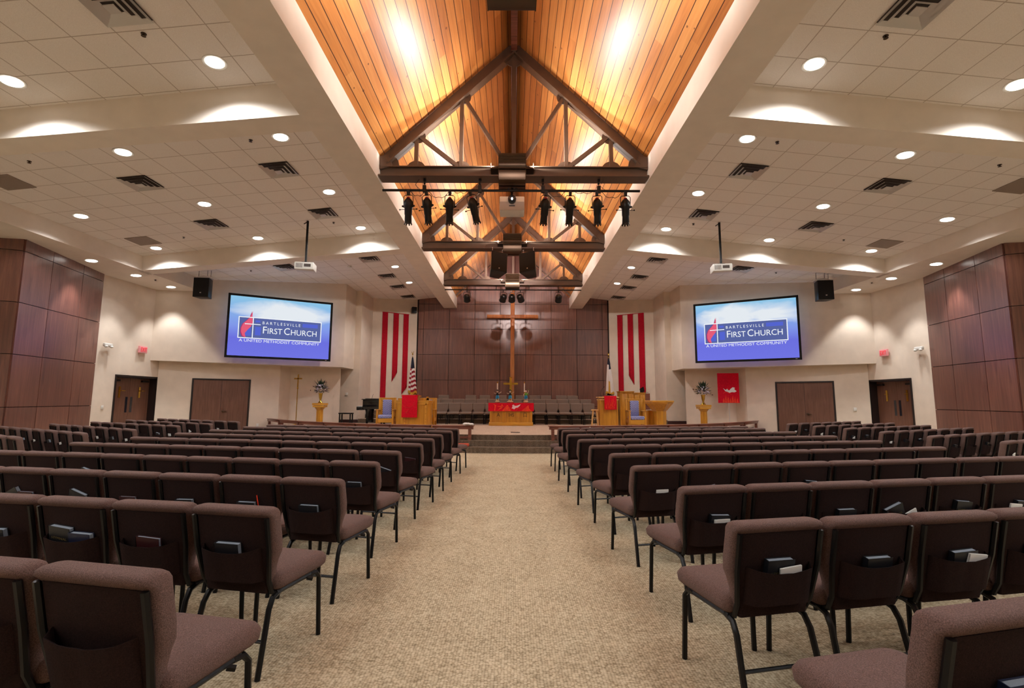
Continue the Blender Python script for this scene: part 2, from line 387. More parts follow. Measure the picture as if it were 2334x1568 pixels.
MT['pblue'] = flat_light('projected_blue', (84, 100, 206)); MT['pred'] = flat_light('projected_red', (228, 92, 120)); MT['pmaroon'] = flat_light('projected_maroon', (170, 50, 100))

# ---------------------------------------------------------------- room shell
YF, YB = 23.95, -7.0            # far wall, rear wall
def zs_(x, y=0): return 6.27 - .089 * abs(x)     # underside of the soffits (falls away from the nave)
def zt_(x, y=0): return 6.905 - .106 * abs(x)    # lay-in tile plane
mb = MB().box(-16.2, 16.2, YB - .2, 25, -.15, 0)
struct('floor', mb, MT['carpet'], 'tan loop-pile carpet floor')
# carpeted chancel steps: three concentric low risers
CY0 = 25.55
def arc_poly(R, n=48):
    pts = [(R * math.sin(t), CY0 - R * math.cos(t)) for t in [(-58 + 116 * i / n) * PI / 180 for i in range(n + 1)]]
    return pts + [(pts[-1][0], 24.6), (pts[0][0], 24.6)]
for i, (R, z0, z1, mt) in enumerate(((11.97, 0, .155, 'shaded_riser_carpet'), (11.67, .155, .31, 'shaded_riser_carpet'), (11.37, .31, .46, 'stage_carpet'))):
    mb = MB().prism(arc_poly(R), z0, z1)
    o = struct('floor_chancel' if i == 2 else 'trim_step', mb, [MT[mt], MT['shaded_riser_carpet']], 'carpeted chancel floor' if i == 2 else 'carpeted curved step')
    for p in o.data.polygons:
        if abs(p.normal.z) < .5: p.material_index = 1  # upright faces take the carpet with painted shade
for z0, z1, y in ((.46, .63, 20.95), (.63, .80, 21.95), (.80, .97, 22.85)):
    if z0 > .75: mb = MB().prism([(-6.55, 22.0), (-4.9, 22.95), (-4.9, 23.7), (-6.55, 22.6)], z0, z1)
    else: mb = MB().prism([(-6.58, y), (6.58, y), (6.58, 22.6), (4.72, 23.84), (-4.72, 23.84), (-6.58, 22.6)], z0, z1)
    o = struct('floor_choir', mb, [MT['stage_carpet'], MT['shaded_riser_carpet']], 'carpeted choir riser')
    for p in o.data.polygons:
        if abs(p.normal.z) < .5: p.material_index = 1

def wall_seg(mb, p, q, z0, z1f, t=.16, out=None):
    """wall slab from p to q, thickness t pushed away from the room; z1f height or function"""
    p, q = Vector(p), Vector(q); d = (q - p).normalized(); n = Vector((d.y, -d.x))
    if out is not None and n.dot(Vector(out)) < 0: n = -n
    poly = [tuple(p), tuple(q), tuple(q + n * t), tuple(p + n * t)]
    if callable(z1f): mb.prism(poly, z0, 0, zf1=z1f)
    else: mb.prism(poly, z0, z1f)

up = lambda x, y: zt_(x) + .05
UND = 2.74
for s, side in ((-1, 'left'), (1, 'right')):
    S2 = lambda p: (s * p[0], p[1])
    K, E_, C1, C0 = S2((11.72, 11.31)), S2((12.37, 14.34)), S2((12.31, 16.47)), S2((12.28, 16.85))
    JG, JA, AE = S2((9.08, 19.02)), S2((8.96, 19.66)), S2((7.15, 20.24))
    PU, PV, Q1, Q2, Q3 = S2((6.86, 19.66)), S2((6.86, 20.97)), S2((6.60, 20.97)), S2((6.60, 22.63)), S2((4.70, 23.87))
    KO = S2((15.2, 9.69))
    # side wall with the exit doors (wall thickness .3, opening left out)
    mb = MB()
    wall_seg(mb, KO, S2((15.2, YB)), 0, up, out=(s, 0))
    D1a, D1b = 15.12, 16.92
    def onE(y): return (E_[0] - s * (y - E_[1]) * .028, y)
    wall_seg(mb, E_, onE(D1a), 0, 5.3, .3, out=(s, 0)); wall_seg(mb, onE(D1a), onE(D1b), 2.19, 5.3, .3, out=(s, 0))
    wall_seg(mb, onE(D1b), onE(17.2), 0, 5.3, .3, out=(s, 0))
    struct('wall_' + side, mb, MT['paint'], 'beige painted side wall by the exit doors')
    # veneer panelled wall, built panel by panel over a dark backing
    for nm, a, b, cols in (('near', KO, K, None), ('angled', K, E_, [0, .95, 2.16, 3.1])):
        a, b = Vector(a), Vector(b); L = (b - a).length; d = (b - a).normalized(); n = Vector((d.y, -d.x))
        if n.x * s > 0: n = -n                       # towards the room
        mb = MB(); mb.mat(1)
        M_ = Matrix(((d.x, n.x, 0, a.x), (d.y, n.y, 0, a.y), (0, 0, 1, 0), (0, 0, 0, 1)))
        mb.box(-.02, L, -.2, 0, 0, 5.6); mb.mat(0)
        if cols is None: cols = [L - 1.22 * k for k in range(3, -1, -1)]; cols = [0] + cols if cols[0] > 0 else cols
        for i in range(len(cols) - 1):
            for z0, z1 in ((.0, 1.235), (1.235, 2.47), (2.47, 3.70), (3.70, 4.94), (4.94, 5.55)):
                g = .008
                mb.box(cols[i] + (g if i else 0), cols[i + 1] - (g if i < len(cols) - 2 else 0), .0, .035, z0 + g, z1 - g)
        mb.xf(M_)
        struct('wall_' + side + '_panelling', mb, [MT['veneer'], MT['groove']], 'dark walnut veneer wall panelling', angle=20)
    # recess walls under the bulkhead, alcove, passage and niche walls
    mb = MB()
    def alongd(f): return (C0[0] + (JG[0] - C0[0]) * f, C0[1] + (JG[1] - C0[1]) * f)
    L0 = math.dist(C0, JG); fa, fb = (11.45, 9.91); FA = (12.28 - fa) / 3.2; FB = (12.28 - fb) / 3.2
    wall_seg(mb, C0, alongd(FA), 0, UND + .02, .18, out=(s, 1)); wall_seg(mb, alongd(FA), alongd(FB), 2.18, UND + .02, .18, out=(s, 1))
    wall_seg(mb, alongd(FB), JG, 0, UND + .02, .18, out=(s, 1))
    wall_seg(mb, JG, JA, 0, UND + .02, .12, out=(s, 0)); wall_seg(mb, JA, AE, 0, UND + .02, .16, out=(0, 1))
    wall_seg(mb, S2((8.6, 20.97)), Q1, 0, up, .15, out=(0, 1)); wall_seg(mb, S2((6.60, 21.12)), Q2, 0, up, .25, out=(s, 0))
    wall_seg(mb, Q2, Q3, 0, up, .15, out=(s, 1))
    struct('wall_recess_' + side, mb, MT['paint'], 'beige walls of the recess and banner niche')
    # bulkhead box carrying the screen
    mb = MB().prism([C1, PU, PV, S2((6.9, 21.05)), S2((8.6, 21.0)), S2((12.6, 18.2)), S2((12.6, 16.6))], UND, 0, zf1=up)
    struct('wall_bulkhead_' + side, mb, MT['paint'], 'beige bulkhead wall behind the projection screen')
    mb = MB(); wall_seg(mb, S2((8.6, 20.97)), Q1, .46, .60, -.012, out=(0, 1))
    mb.prism([S2((8.6, 20.96)), S2((6.6, 20.96)), S2((6.6, 20.945)), S2((8.6, 20.945))], .46, .6)
    struct('baseboard_' + side, mb, MT['trim'], 'dark red-brown baseboard')
    # tile ceiling and soffits
    X0 = 3.43
    mb = MB().prism([S2((X0 - .1, YB)), S2((15.6, YB)), S2((15.6, 24.2)), S2((X0 - .1, 24.2))], 0, 0, zf0=zt_, zf1=lambda x, y: zt_(x) + .08)
    struct('ceiling_' + side, mb, MT['tile'], 'sloping lay-in tile ceiling')
    mb = MB()
    for y0, y1 in ((7.31, 7.78), (14.28, 14.74)):
        mb.prism([S2((X0 - .05, y0)), S2((11.3, y0)), S2((11.3, y1)), S2((X0 - .05, y1))], 0, 0, zf0=zs_, zf1=lambda x, y: zt_(x) + .02)
    mb.prism([S2((11.17, YB)), S2((11.17, 17.15)), C1, E_, S2((12.5, 14.3)), S2((15.5, 14.3)), S2((15.5, YB))], 0, 0, zf0=zs_, zf1=lambda x, y: zt_(x) + .02)
    struct('ceiling_soffit_' + side, mb, MT['soffit'], 'painted ceiling soffits between the tile trays')
    mb = MB().box(min(s * 2.79, s * X0), max(s * 2.79, s * X0), YB, YF, 5.97, 6.52)
    struct('ceiling_beam_' + side, mb, MT['soffit'], 'painted box beam along the nave')
    # pine deck
    dz = 2.67
    poly = [(s * 2.80, 6.49), (0, 6.49 + dz), (0, 6.49 + dz + .14), (s * 3.0, 6.49 - .05)]
    mb = MB().slab_xz(poly, YB, YF)
    struct('ceiling_nave_' + side, mb, MT['pine'], 'pitched pine board ceiling')
mb = MB().box(-.065, .065, YB, YF, 8.86, 9.2)
struct('ceiling_ridge', mb, MT['rail_wood'], 'ridge beam of the pine ceiling')
mb = MB().box(-16, 16, YB - .2, YB, 0, 9.4)
struct('wall_rear', mb, MT['paint'], 'beige rear wall')
# far wall with walnut panels
mb = MB(); mb.mat(1).box(-4.8, 4.8, YF - .11, YF + .1, .3, 6.46).box(-3.4, 3.4, YF - .11, YF + .1, 6.4, 9.3); mb.mat(0)
xs = [-4.68, -4.41, -3.15, -1.89, -.63, .63, 1.89, 3.15, 4.41, 4.68]
zs2 = [.46, 1.155, 2.41, 3.665, 4.92, 6.175, 7.43, 8.685, 9.3]
for i in range(9):
    for j in range(8):
        if j > 5 and not 2 <= i <= 6: continue
        if j == 5 and i in (0, 8): z1 = 6.46
        else: z1 = zs2[j + 1]
        mb.box(xs[i] + .009, xs[i + 1] - .009, YF - .15, YF - .1, zs2[j] + .009, z1 - .009)
struct('wall_front', mb, [MT['veneer'], MT['groove']], 'walnut veneer wall behind the cross', angle=20)

# ---------------------------------------------------------------- doors
def door_leafs(root, w, h, recess_y, handles):
    for k in (-1, 1):
        lf = MB().box(min(0, k * w / 2) + .004, max(0, k * w / 2) - .004, recess_y - .02, recess_y + .03, .01, h).build('door_leaf', MT['door_wood'], root)
        if handles == 'exit':
            x = k * .42
            hd = MB().box(x - .035, x + .035, recess_y - .034, recess_y - .02, 1.47, 1.83).build('door_plate', MT['brass'], lf)
            MB().tube([(x + .0, recess_y - .03, 1.7), (x, recess_y - .1, 1.7), (x + .14, recess_y - .1, 1.7)], .012).build('door_lever', MT['brass'], lf)
            g = MB().box(k * .1 - .045, k * .1 + .045, recess_y - .024, recess_y - .018, 1.0, 1.5); g.build('glass_panel', MT['lens'], lf)
            MB().box(k * w * .36 - .16, k * w * .36 + .12, recess_y - .09, recess_y - .02, h - .13, h - .07).build('door_closer', MT['black'], lf)
        elif k > 0:
            MB().tube([(.07, recess_y - .02, 1.0), (.07, recess_y - .07, 1.0)], .03, 10).ball((.07, recess_y - .08, 1.0), .035).bar((.07, recess_y - .07, .99), (.2, recess_y - .07, .99), .02, .02).build('door_handle', MT['steel_dark'], lf)
for s, side in ((-1, 'left'), (1, 'right')):
    # recessed exit doors in the side wall; local x runs away from the camera on the left, reversed on the right
    c = Vector((s * 12.34, 16.02, 0))
    r = thing('door_%d' % (1 if s < 0 else 3), None, None, c, s * -PI / 2 - s * .028 * 0)
    r.rotation_euler = (0, 0, PI / 2 if s < 0 else -PI / 2); r['kind'] = 'structure'; r['label'] = 'recessed exit double door in the %s side wall' % side
    w = 1.8
    door_leafs(r, w - .1, 2.12, .24, 'exit')
    f = MB()
    for x0, x1 in ((-w / 2, -w / 2 + .05), (w / 2 - .05, w / 2)): f.box(x0, x1, -.02, .29, 0, 2.19)
    f.box(-w / 2 + .05, w / 2 - .05, -.02, .29, 2.13, 2.19).build('door_frame', MT['door_frame'], r)
    a = Vector((s * 12.28, 16.85)); b = Vector((s * 9.08, 19.02)); d = (b - a).normalized()
    m_ = (a + d * ((12.28 - 11.45) / abs(d.x)) + a + d * ((12.28 - 9.91) / abs(d.x))) / 2
    dd = d if s < 0 else -d
    r = thing('door_%d' % (2 if s < 0 else 4), None, None, (m_.x, m_.y, 0), math.atan2(dd.y, dd.x))
    r['kind'] = 'structure'; r['label'] = 'wide double door in the %s recess under the bulkhead' % side
    w = 1.86
    door_leafs(r, w - .1, 2.13, .02, 'knob')
    f = MB()
    for x0, x1 in ((-w / 2, -w / 2 + .05), (w / 2 - .05, w / 2)): f.box(x0, x1, -.025, .09, 0, 2.18)
    f.box(-w / 2 + .05, w / 2 - .05, -.025, .09, 2.13, 2.18).build('door_frame', MT['door_frame'], r)

# ---------------------------------------------------------------- ceiling fittings
WARM = (.975, .985, 1.0)
light_n = 0
def downlight(x, y, z, sl, watts, deg, blend, label, group):
    r = thing('ceiling_light', label, 'light', (x, y, z), 0, group)
    r.rotation_euler = (0, math.atan(-sl) * (1 if x > 0 else -1), 0)
    MB().lathe([(.125, -.004), (.165, -.012), (.165, .0), (.12, .0)], n=24).build('trim_ring', MT['white'], r)
    MB().lathe([(.124, -.014), (.118, -.008)], n=24).build('diffuser', MT['disc'], r)
    spot('lamp', r, (0, 0, -.06), (0, 0, -1), watts, deg, blend, WARM, .1)
words_x = {4.46: 'nearest the nave beam', 7.45: 'in the middle column', 10.4: 'in the outer column'}
rows_y = [-3.0, -.3, 2.1, 4.4, 6.72, 8.8, 11.27, 13.75]
row_words = ['', '', '', '', 'before the near soffit band', 'just past the near soffit band', 'in the second row of the middle tray', 'before the far soffit band']
for s, side in ((-1, 'left'), (1, 'right')):
    for j, y in enumerate(rows_y):
        for x in (4.46, 7.45, 10.4):
            if j == 5 and x > 10: continue
            lb = ('downlight %s, %s, %s side' % (words_x[x], row_words[j], side)) if j > 3 else 'recessed downlight %s, rear ceiling row %d, %s side' % (words_x[x], j + 1, side)
            downlight(s * x, y, zt_(x), -.106, P_TRAY, 142, .4, lb, 'downlights in the tile trays')
    for j, y in enumerate((17.9, 20.4)):
        downlight(s * 4.45, y, zt_(4.45), -.106, P_STAGE, 140, .5, 'round downlight over the chancel, %s of the two on the %s' % (('nearer', 'farther')[j], side), 'downlights over the chancel')
    for j, y in enumerate((13.1, 14.7, 16.25)):
        downlight(s * 11.66, y, zs_(11.66), -.089, P_PERIM, 74, .4, 'soffit downlight by the %s wall, %s of three towards the corner' % (side, ORD[j]), 'downlights in the wall soffit')
    for y in (): downlight(s * 11.5 + s * (.9 if y < 10 else .0), y - (.3 if y > 11 else 0), zs_(11.5 + (.9 if y < 10 else 0)), -.089, P_PERIM, 84, .25, 'soffit downlight beside the %s veneer panels at y row %s' % (side, 'one' if y > 11 else 'two'), 'downlights in the wall soffit')

def diffuser():
    r = thing('ceiling_vent', 'x', 'vent', (0, 0, 0), 0, 'square louvred ceiling vents')
    MB().box(-.295, .295, -.295, .295, -.002, .004).build('backing', MT['ventdark'], r)
    m_ = MB()
    for k, h in ((.305, -.004), (.225, -.022), (.145, -.036)):
        t = .058
        for sx in (-1, 1):
            m_.add([(sx * k, -k, h - .03), (sx * (k - t), -(k - t), h), (sx * (k - t), k - t, h), (sx * k, k, h - .03)], [(0, 1, 2, 3)])
            m_.add([(-k, sx * k, h - .03), (-(k - t), sx * (k - t), h), (k - t, sx * (k - t), h), (k, sx * k, h - .03)], [(0, 1, 2, 3)])
    m_.box(-.07, .07, -.07, .07, -.07, -.06)
    m_.build('louvres', MT['metalgrey'], r, angle=10)
    return r
dproto = None
VW = {5.58: 'in the near tray', 9.98: 'nearest in the middle tray', 12.45: 'farther in the middle tray', 16.65: 'just past the far soffit band', 19.07: 'second over the chancel', 20.93: 'third over the chancel', 22.97: 'last before the front wall'}
for s, side in ((-1, 'left'), (1, 'right')):
    for x, ys in ((5.05, (5.58, 9.98, 12.45, 16.65, 19.07, 20.93, 22.97)), (8.0, (9.98, 12.45, 16.65))):
        for y in ys:
            if dproto is None: dproto = o = diffuser()
            else: o = copy_tree(dproto)
            o.location = (s * x, y, zt_(x) - .006); o.rotation_euler = (0, s * math.atan(.106), 0)
            o['label'] = 'square louvred air vent %s, %s row, %s ceiling' % (VW[y], 'inner' if x < 6 else 'outer', side)
    for y in (9.46, 13.13):
        o = tag(MB().box(-.3, .3, -.3, .3, -.012, .0).build('return_grille', MT['grille'], None), 'grey perforated return air grille, %s one in the %s tray' % ('near' if y < 10 else 'far', side), 'vent', 'return air grilles')
        o.location = (s * 10.3, y, zt_(10.3) - .002); o.rotation_euler = (0, s * math.atan(.106), 0)
def sprinkler(x, y, z, label):
    r = MB().lathe([(.035, 0), (.035, -.006), (.012, -.008), (.012, -.03), (.03, -.034), (.03, -.038)][::-1], n=12).build('sprinkler_head', MT['steel_dark'], None)
    r.location = (x, y, z); tag(r, label, 'sprinkler', 'ceiling sprinkler heads')
for s, side in ((-1, 'left'), (1, 'right')):
    for x, y, w in ((5.03, 6.08, 'before the near soffit band'), (5.03, 8.8, 'past the near soffit band, inner'), (9.22, 8.8, 'past the near soffit band, outer'), (5.03, 13.14, 'before the far soffit band, inner'), (9.2, 13.15, 'before the far soffit band, outer'), (9.2, 16.66, 'past the far soffit band')):
        sprinkler(s * x, y, zt_(x), 'small sprinkler head %s, %s tile ceiling' % (w, side))
    sprinkler(s * 11.5, 15.3, zs_(11.5), 'small sprinkler head in the %s wall soffit' % side)
    sprinkler(s * .95, 5.6, 6.49 + (2.79 - .95) * .957, 'chrome sprinkler head on the %s slope of the pine ceiling' % side)
r = tag(MB().lathe([(.06, -.05), (.075, -.03), (.075, 0)], n=18).build('smoke_detector', MT['white'], None), 'round white smoke detector on the left chancel tile ceiling', 'detector'); r.location = (-5.95, 17.3, zt_(5.95))

# ---------------------------------------------------------------- roof trusses and their uplights
TY = [4.9, 9.7, 14.5, 19.2]
tw = ['nearest roof truss, cut by the top edge of the view', 'first full brown steel truss from the camera', 'second full brown steel truss, carrying the two big speakers', 'last brown steel truss before the cross wall']
def truss_proto():
    r = thing('roof_truss', 'x', 'truss', (0, 0, 0), 0, 'brown steel roof trusses')
    w = .07
    bc = MB().box(-2.78, 2.78, -.17, .17, 6.02, 6.05).box(-2.78, 2.78, -.02, .02, 6.05, 6.25).box(-2.78, 2.78, -.1, .1, 6.25, 6.27)
    bc.build('bottom_chord', MT['steel'], r)
    for s in (-1, 1):
        a, b = Vector((s * 2.72, 0, 6.42)), Vector((s * .02, 0, 8.98))
        MB().bar(a, b, .2, .03, (0, 1, 0)).bar(a + Vector((-s * .085, 0, -.09)), b + Vector((-s * .085, 0, -.09)), .03, .22, (0, 1, 0)).build('top_chord', MT['steel'], r)
        m_ = MB(); m_.slab_xz([(s * 2.78, 6.2), (s * 2.78, 6.48), (s * 2.6, 6.52), (s * 2.52, 6.27)], -.09, .09)
        m_.build('end_post', MT['steel'], r)
        for x, zt in ((2.04, 7.0), (1.1, 7.88)):
            MB().bar((s * x, 0, 6.25), (s * x, 0, zt), .08, .09).build('web_post', MT['steel'], r)
            x2 = 1.14 if x > 2 else .1
            MB().bar((s * (x - .03), 0, zt - .02), (s * (x2 + (0 if x > 2 else .02)), 0, 6.28), .075, .085, (0, 1, 0)).build('diagonal', MT['steel'], r)
            for cx, cz in ((x, 6.27), (x - .0, zt - .04)):
                g = MB(); pts = [(s * cx + .19 * math.cos(t * PI / 8), cz + .15 * math.sin(t * PI / 8)) for t in (range(0, 9) if cz < 6.5 else range(0, 16))]
                g.slab_xz(pts, -.012, .012); g.build('gusset_plate', MT['steel'], r)
        g = MB(); g.slab_xz([(s * 2.6 + .2 * math.cos(t * PI / 8) * 1.0, 6.34 + .2 * math.sin(t * PI / 8)) for t in range(16)], -.011, .011); g.build('gusset_plate', MT['steel'], r)
    MB().bar((0, 0, 6.25), (0, 0, 8.9), .09, .1).build('king_post', MT['steel'], r)
    g = MB(); g.slab_xz([(.19 * math.cos(t * PI / 8), 8.72 + .17 * math.sin(t * PI / 8)) for t in range(16)], -.014, .014); g.build('gusset_plate', MT['steel'], r)
    return r
tp = None
def uplight_proto():
    r = thing('uplight_box', 'x', 'light', (0, 0, 0), 0, 'ribbed bronze uplight boxes on the trusses')
    for sy in (-1, 1):
        m_ = MB(); prof = [(.02, -.07)]
        # ribbed reflector housing, profile in y,z
        pr = [(.03, -.38), (.16, -.38), (.235, -.35), (.27, -.24), (.27, -.16), (.235, -.12), (.25, -.1), (.27, -.03), (.235, .02), (.26, .05), (.235, .08), (.265, .11), (.24, .14), (.27, .17), (.27, .2), (.03, .2)]
        vs_ = []; n = len(pr)
        for x in (-.27, .27): vs_ += [(x, sy * y, z) for y, z in pr]
        fs_ = [tuple(range(n)), tuple(range(2 * n - 1, n - 1, -1))] + [((i + 1) % n, i, n + i, n + (i + 1) % n) for i in range(n)]
        if sy < 0: fs_ = [f[::-1] for f in fs_]
        m_.add(vs_, fs_); m_.build('housing', MT['steel_dark'], r, angle=25)
        MB().box(-.22, .22, min(sy * .06, sy * .22), max(sy * .06, sy * .22), .2, .212).build('lamp_glass', MT['lens'], r)
        for s in (-1, 1):
            spot('lamp', r, (s * .32, sy * .22, -.03), (s * 2.0, sy * .5, .75), P_UP * (1 if sy > 0 else .8), 150, 1.0, (1.0, .95, .90), .04)
    MB().box(-.44, .44, -.3, .3, -.14, -.128).box(-.44, -.43, -.3, .3, -.128, -.018).box(.43, .44, -.3, .3, -.128, -.018).build('added_light_baffle', MT['steel_dark'], r)  # added plate with end lips, keeps the uplights off floor and beams
    e = MB()
    for s in (-1, 1): e.box(min(s * .27, s * .282), max(s * .27, s * .282), -.27, .27, -.33, .2)
    e.build('end_plate', MT['steel_dark'], r)
    return r
ub = None
for i, y in enumerate(TY):
    o = truss_proto() if i == 0 else copy_tree(tp)
    if i == 0: tp = o
    o.location = (0, y, 0); o['label'] = tw[i]
    u = uplight_proto() if i == 0 else copy_tree(ub)
    if i == 0: ub = u
    u.location = (-.03, y, 6.26)
    KIDS.setdefault(u.name, list(u.children)) if i == 0 else None
    spot('far_lamp', u, (0, .33, -.03), (0, 1, .2), P_UP * (2.6 if i == 2 else .5), 52, .6, (1.0, .80, .74), .05)
    u['label'] = 'ribbed bronze uplight box at the centre of the ' + ['nearest truss, at the top edge', 'truss above the white projector', 'truss carrying two speakers', 'truss before the cross wall'][i]
# steel brace by the far gable
for s, side in ((-1, 'left'), (1, 'right')):
    tag(MB().bar((s * 2.75, 23.0, 6.45), (s * .05, 23.0, 8.9), .05, .06, (0, 1, 0)).build('gable_brace', MT['steel'], None), 'thin %s sloping steel brace in front of the far gable' % side, 'brace', 'gable braces')

# ---------------------------------------------------------------- stage lighting pipe, spotlights, projector
def tubeobj(name, pts, r, mt, parent=None, n=8): return MB().tube(pts, r, n).build(name, MT[mt], parent)
p1 = thing('lighting_pipe', 'black lighting pipe hung under the truss, holding eight long spotlights', 'pipe', (0, 9.68, 5.77), 0)
tubeobj('pipe', [(-2.72, 0, 0), (2.62, 0, 0)], .027, 'black', p1)
for x in (-1.85, -.7, .61, 1.77):
    MB().tube([(x, 0, .25), (x, 0, .19)], .03).tube([(x, 0, .19), (x, 0, .05)], .008).box(x - .035, x + .035, -.035, .035, -.04, .1).ball((x, 0, .15), .022).build('hanger', MT['black'], p1)
def ellipsoidal():
    r = thing('ellipsoidal_spotlight', 'x', 'light', (0, 0, 0), 0, 'long black stage spotlights on the near pipe')
    y = MB().tube([(-.1, 0, -.33), (-.1, 0, -.1), (-.07, 0, -.07), (.07, 0, -.07), (.1, 0, -.1), (.1, 0, -.33)], .008, 6); y.build('yoke', MT['black'], r)
    MB().box(-.03, .03, -.03, .03, -.07, .035).build('clamp', MT['black'], r)
    MB().lathe([(.066, -.66), (.074, -.64), (.07, -.5), (.078, -.48), (.08, -.35), (.092, -.33), (.094, -.25), (.088, -.2), (.055, -.15), (.03, -.14)], n=16).build('barrel', MT['black'], r)
    MB().lathe([(.035, -.145), (.04, -.125), (.02, -.105)], n=12).build('lamp_cap', MT['redcap'], r)
    h = MB()
    for k in range(8): t = k * PI / 4; h.bar((.06 * math.cos(t), .06 * math.sin(t), -.63), (.082 * math.cos(t), .082 * math.sin(t), -.69), .028, .008)
    h.tube([(-.17, 0, -.37), (.17, 0, -.37)], .006, 6); h.ball((-.18, 0, -.37), .016, 8, 5).ball((.18, 0, -.37), .016, 8, 5).ball((-.12, 0, -.3), .022, 8, 5).ball((.12, 0, -.3), .022, 8, 5)
    h.build('shutter_fins', MT['black'], r); return r
ep = None
for i, (x, t) in enumerate(((-2.18, 0), (-1.81, .08), (-1.32, .0), (-.9, .22), (.68, -.09), (1.18, -.05), (1.73, 0), (2.32, 0))):
    o = ellipsoidal() if ep is None else copy_tree(ep)
    if ep is None: ep = o
    o.location = (x, 9.68, 5.735); o.rotation_euler = (.05, -t, random.uniform(-.3, .3))
    o['label'] = '%s long black spotlight %s of the white projector, counted outwards' % (ORD[3 - i if i < 4 else i - 4], 'left' if i < 4 else 'right')
cb = MB()
for a, b, d in ((-2.18, -1.81, .12), (-1.8, -1.3, .16), (-1.3, -.9, .05), (-.9, -.7, .1), (.7, 1.1, .13), (1.2, 1.72, .05), (1.8, 2.3, .15)):
    cb.tube([(a + (b - a) * k / 8, .03, .0 - d * math.sin(PI * k / 8) + .02 * math.sin(k * 2)) for k in range(9)], .006, 5)
for x in (-1.95, 1.9): cb.tube([(x, .02, .02), (x - .1, .03, .12), (x + .02, .02, .3)], .005, 5)
o = tag(cb.build('power_cable', MT['black'], None), 'thin black power cables looped along the near lighting pipe', 'cable'); o.location = (0, 9.68, 5.78)
pr_ = thing('ceiling_projector', 'white projector hung from the first full truss on a black pole', 'projector', (-.03, 9.78, 5.46), 0)
MB().box(-.255, .255, -.2, .2, -.15, .15).build('body', MT['white'], pr_, bevel=.02)
MB().box(-.25, .25, -.206, -.2, -.15, .03).build('lower_front', M('projector_grey', (176, 170, 166), .5), pr_)
MB().lathe([(.085, 0), (.085, .05), (.07, .06)], n=20).xf(Matrix.Translation((.0, -.2, .07)) @ Matrix.Rotation(PI / 2, 4, 'X')).build('lens_ring', MT['lens'], pr_)
MB().ball((0, -.255, .07), (.022, .01, .035)).build('lens', MT['projlens'], pr_)
MB().box(-.06, .06, -.212, -.206, -.07, -.05).build('badge', MT['black'], pr_)
MB().tube([(0, 0, .15), (0, 0, .41)], .025).bar((-.12, 0, .19), (.12, 0, .19), .05, .02).bar((0, 0, .3), (-.09, 0, .41), .02, .02).bar((0, 0, .3), (.09, 0, .41), .02, .02).build('mount', MT['black'], pr_)
# far pipe with par cans
p2 = thing('lighting_pipe', 'thin black lighting pipe under the last truss, holding five round lamps', 'pipe', (0, 19.15, 5.84), 0)
tubeobj('pipe', [(-2.74, 0, 0), (2.73, 0, 0)], .024, 'black', p2)
for x in (-1.85, -.68, .64, 1.82): MB().tube([(x, 0, .2), (x, 0, 0)], .014).build('hanger', MT['black'], p2)
pc = None
for i, x in enumerate((-1.85, -.39, -.05, .29, 1.82)):
    if pc is None:
        pc = o = thing('par_can', 'x', 'light', (0, 0, 0), 0, 'round black lamps on the far pipe')
        MB().tube([(-.14, 0, -.33), (-.14, 0, -.14), (-.1, 0, -.1), (.1, 0, -.1), (.14, 0, -.14), (.14, 0, -.33)], .009, 6).tube([(0, 0, -.1), (0, 0, 0)], .02, 6).build('yoke', MT['black'], o)
        MB().lathe([(.06, -.16), (.1, -.13), (.125, -.05), (.13, .12), (.14, .125), (.14, .15), (.11, .15)], n=18).xf(Matrix.Translation((0, 0, -.33)) @ Matrix.Rotation(math.radians(-125), 4, 'X')).build('can', MT['black'], o)
    else: o = copy_tree(pc)
    o.location = (x, 19.15, 5.84); o.rotation_euler = (0, 0, (0, .35, 0, -.35, 0)[i])
    o['label'] = 'round black par lamp on the far pipe, ' + ['at its left side', 'left of the middle lamp', 'right over the wooden cross', 'right of the middle lamp', 'at its right side'][i]
# two big speakers under the second truss
for s, side in ((-1, 'left'), (1, 'right')):
    r = thing('line_speaker', 'large black trapezoid loudspeaker hung under the second truss, %s one of the pair' % side, 'speaker', (s * .47, 14.25, 5.78), 0, 'hung loudspeaker pair')
    m_ = MB().prism([(-.25, -.2), (.25, -.2), (.14, .24), (-.14, .24)], -.66, 0); m_.build('cabinet', MT['black'], r, bevel=.012)
    MB().box(-.225, .225, -.208, -.2, -.64, -.02).build('front_grille', MT['matblack'], r)
    MB().lathe([(.018, 0), (.018, .004)], n=12).xf(Matrix.Translation((0, -.208, -.56)) @ Matrix.Rotation(PI / 2, 4, 'X')).build('badge', MT['metalgrey'], r)
    r.rotation_euler = (math.radians(-14), s * math.radians(-7), s * math.radians(-20))
    ch = MB()
    for dx in (-.18, .16): ch.tube([(dx, 0, 0), (dx * .9, .02, .25)], .008, 6).ball((dx, 0, .06), .02, 8, 5).ball((dx, 0, .22), .016, 8, 5)
    ch.build('chain', MT['metalgrey'], r)
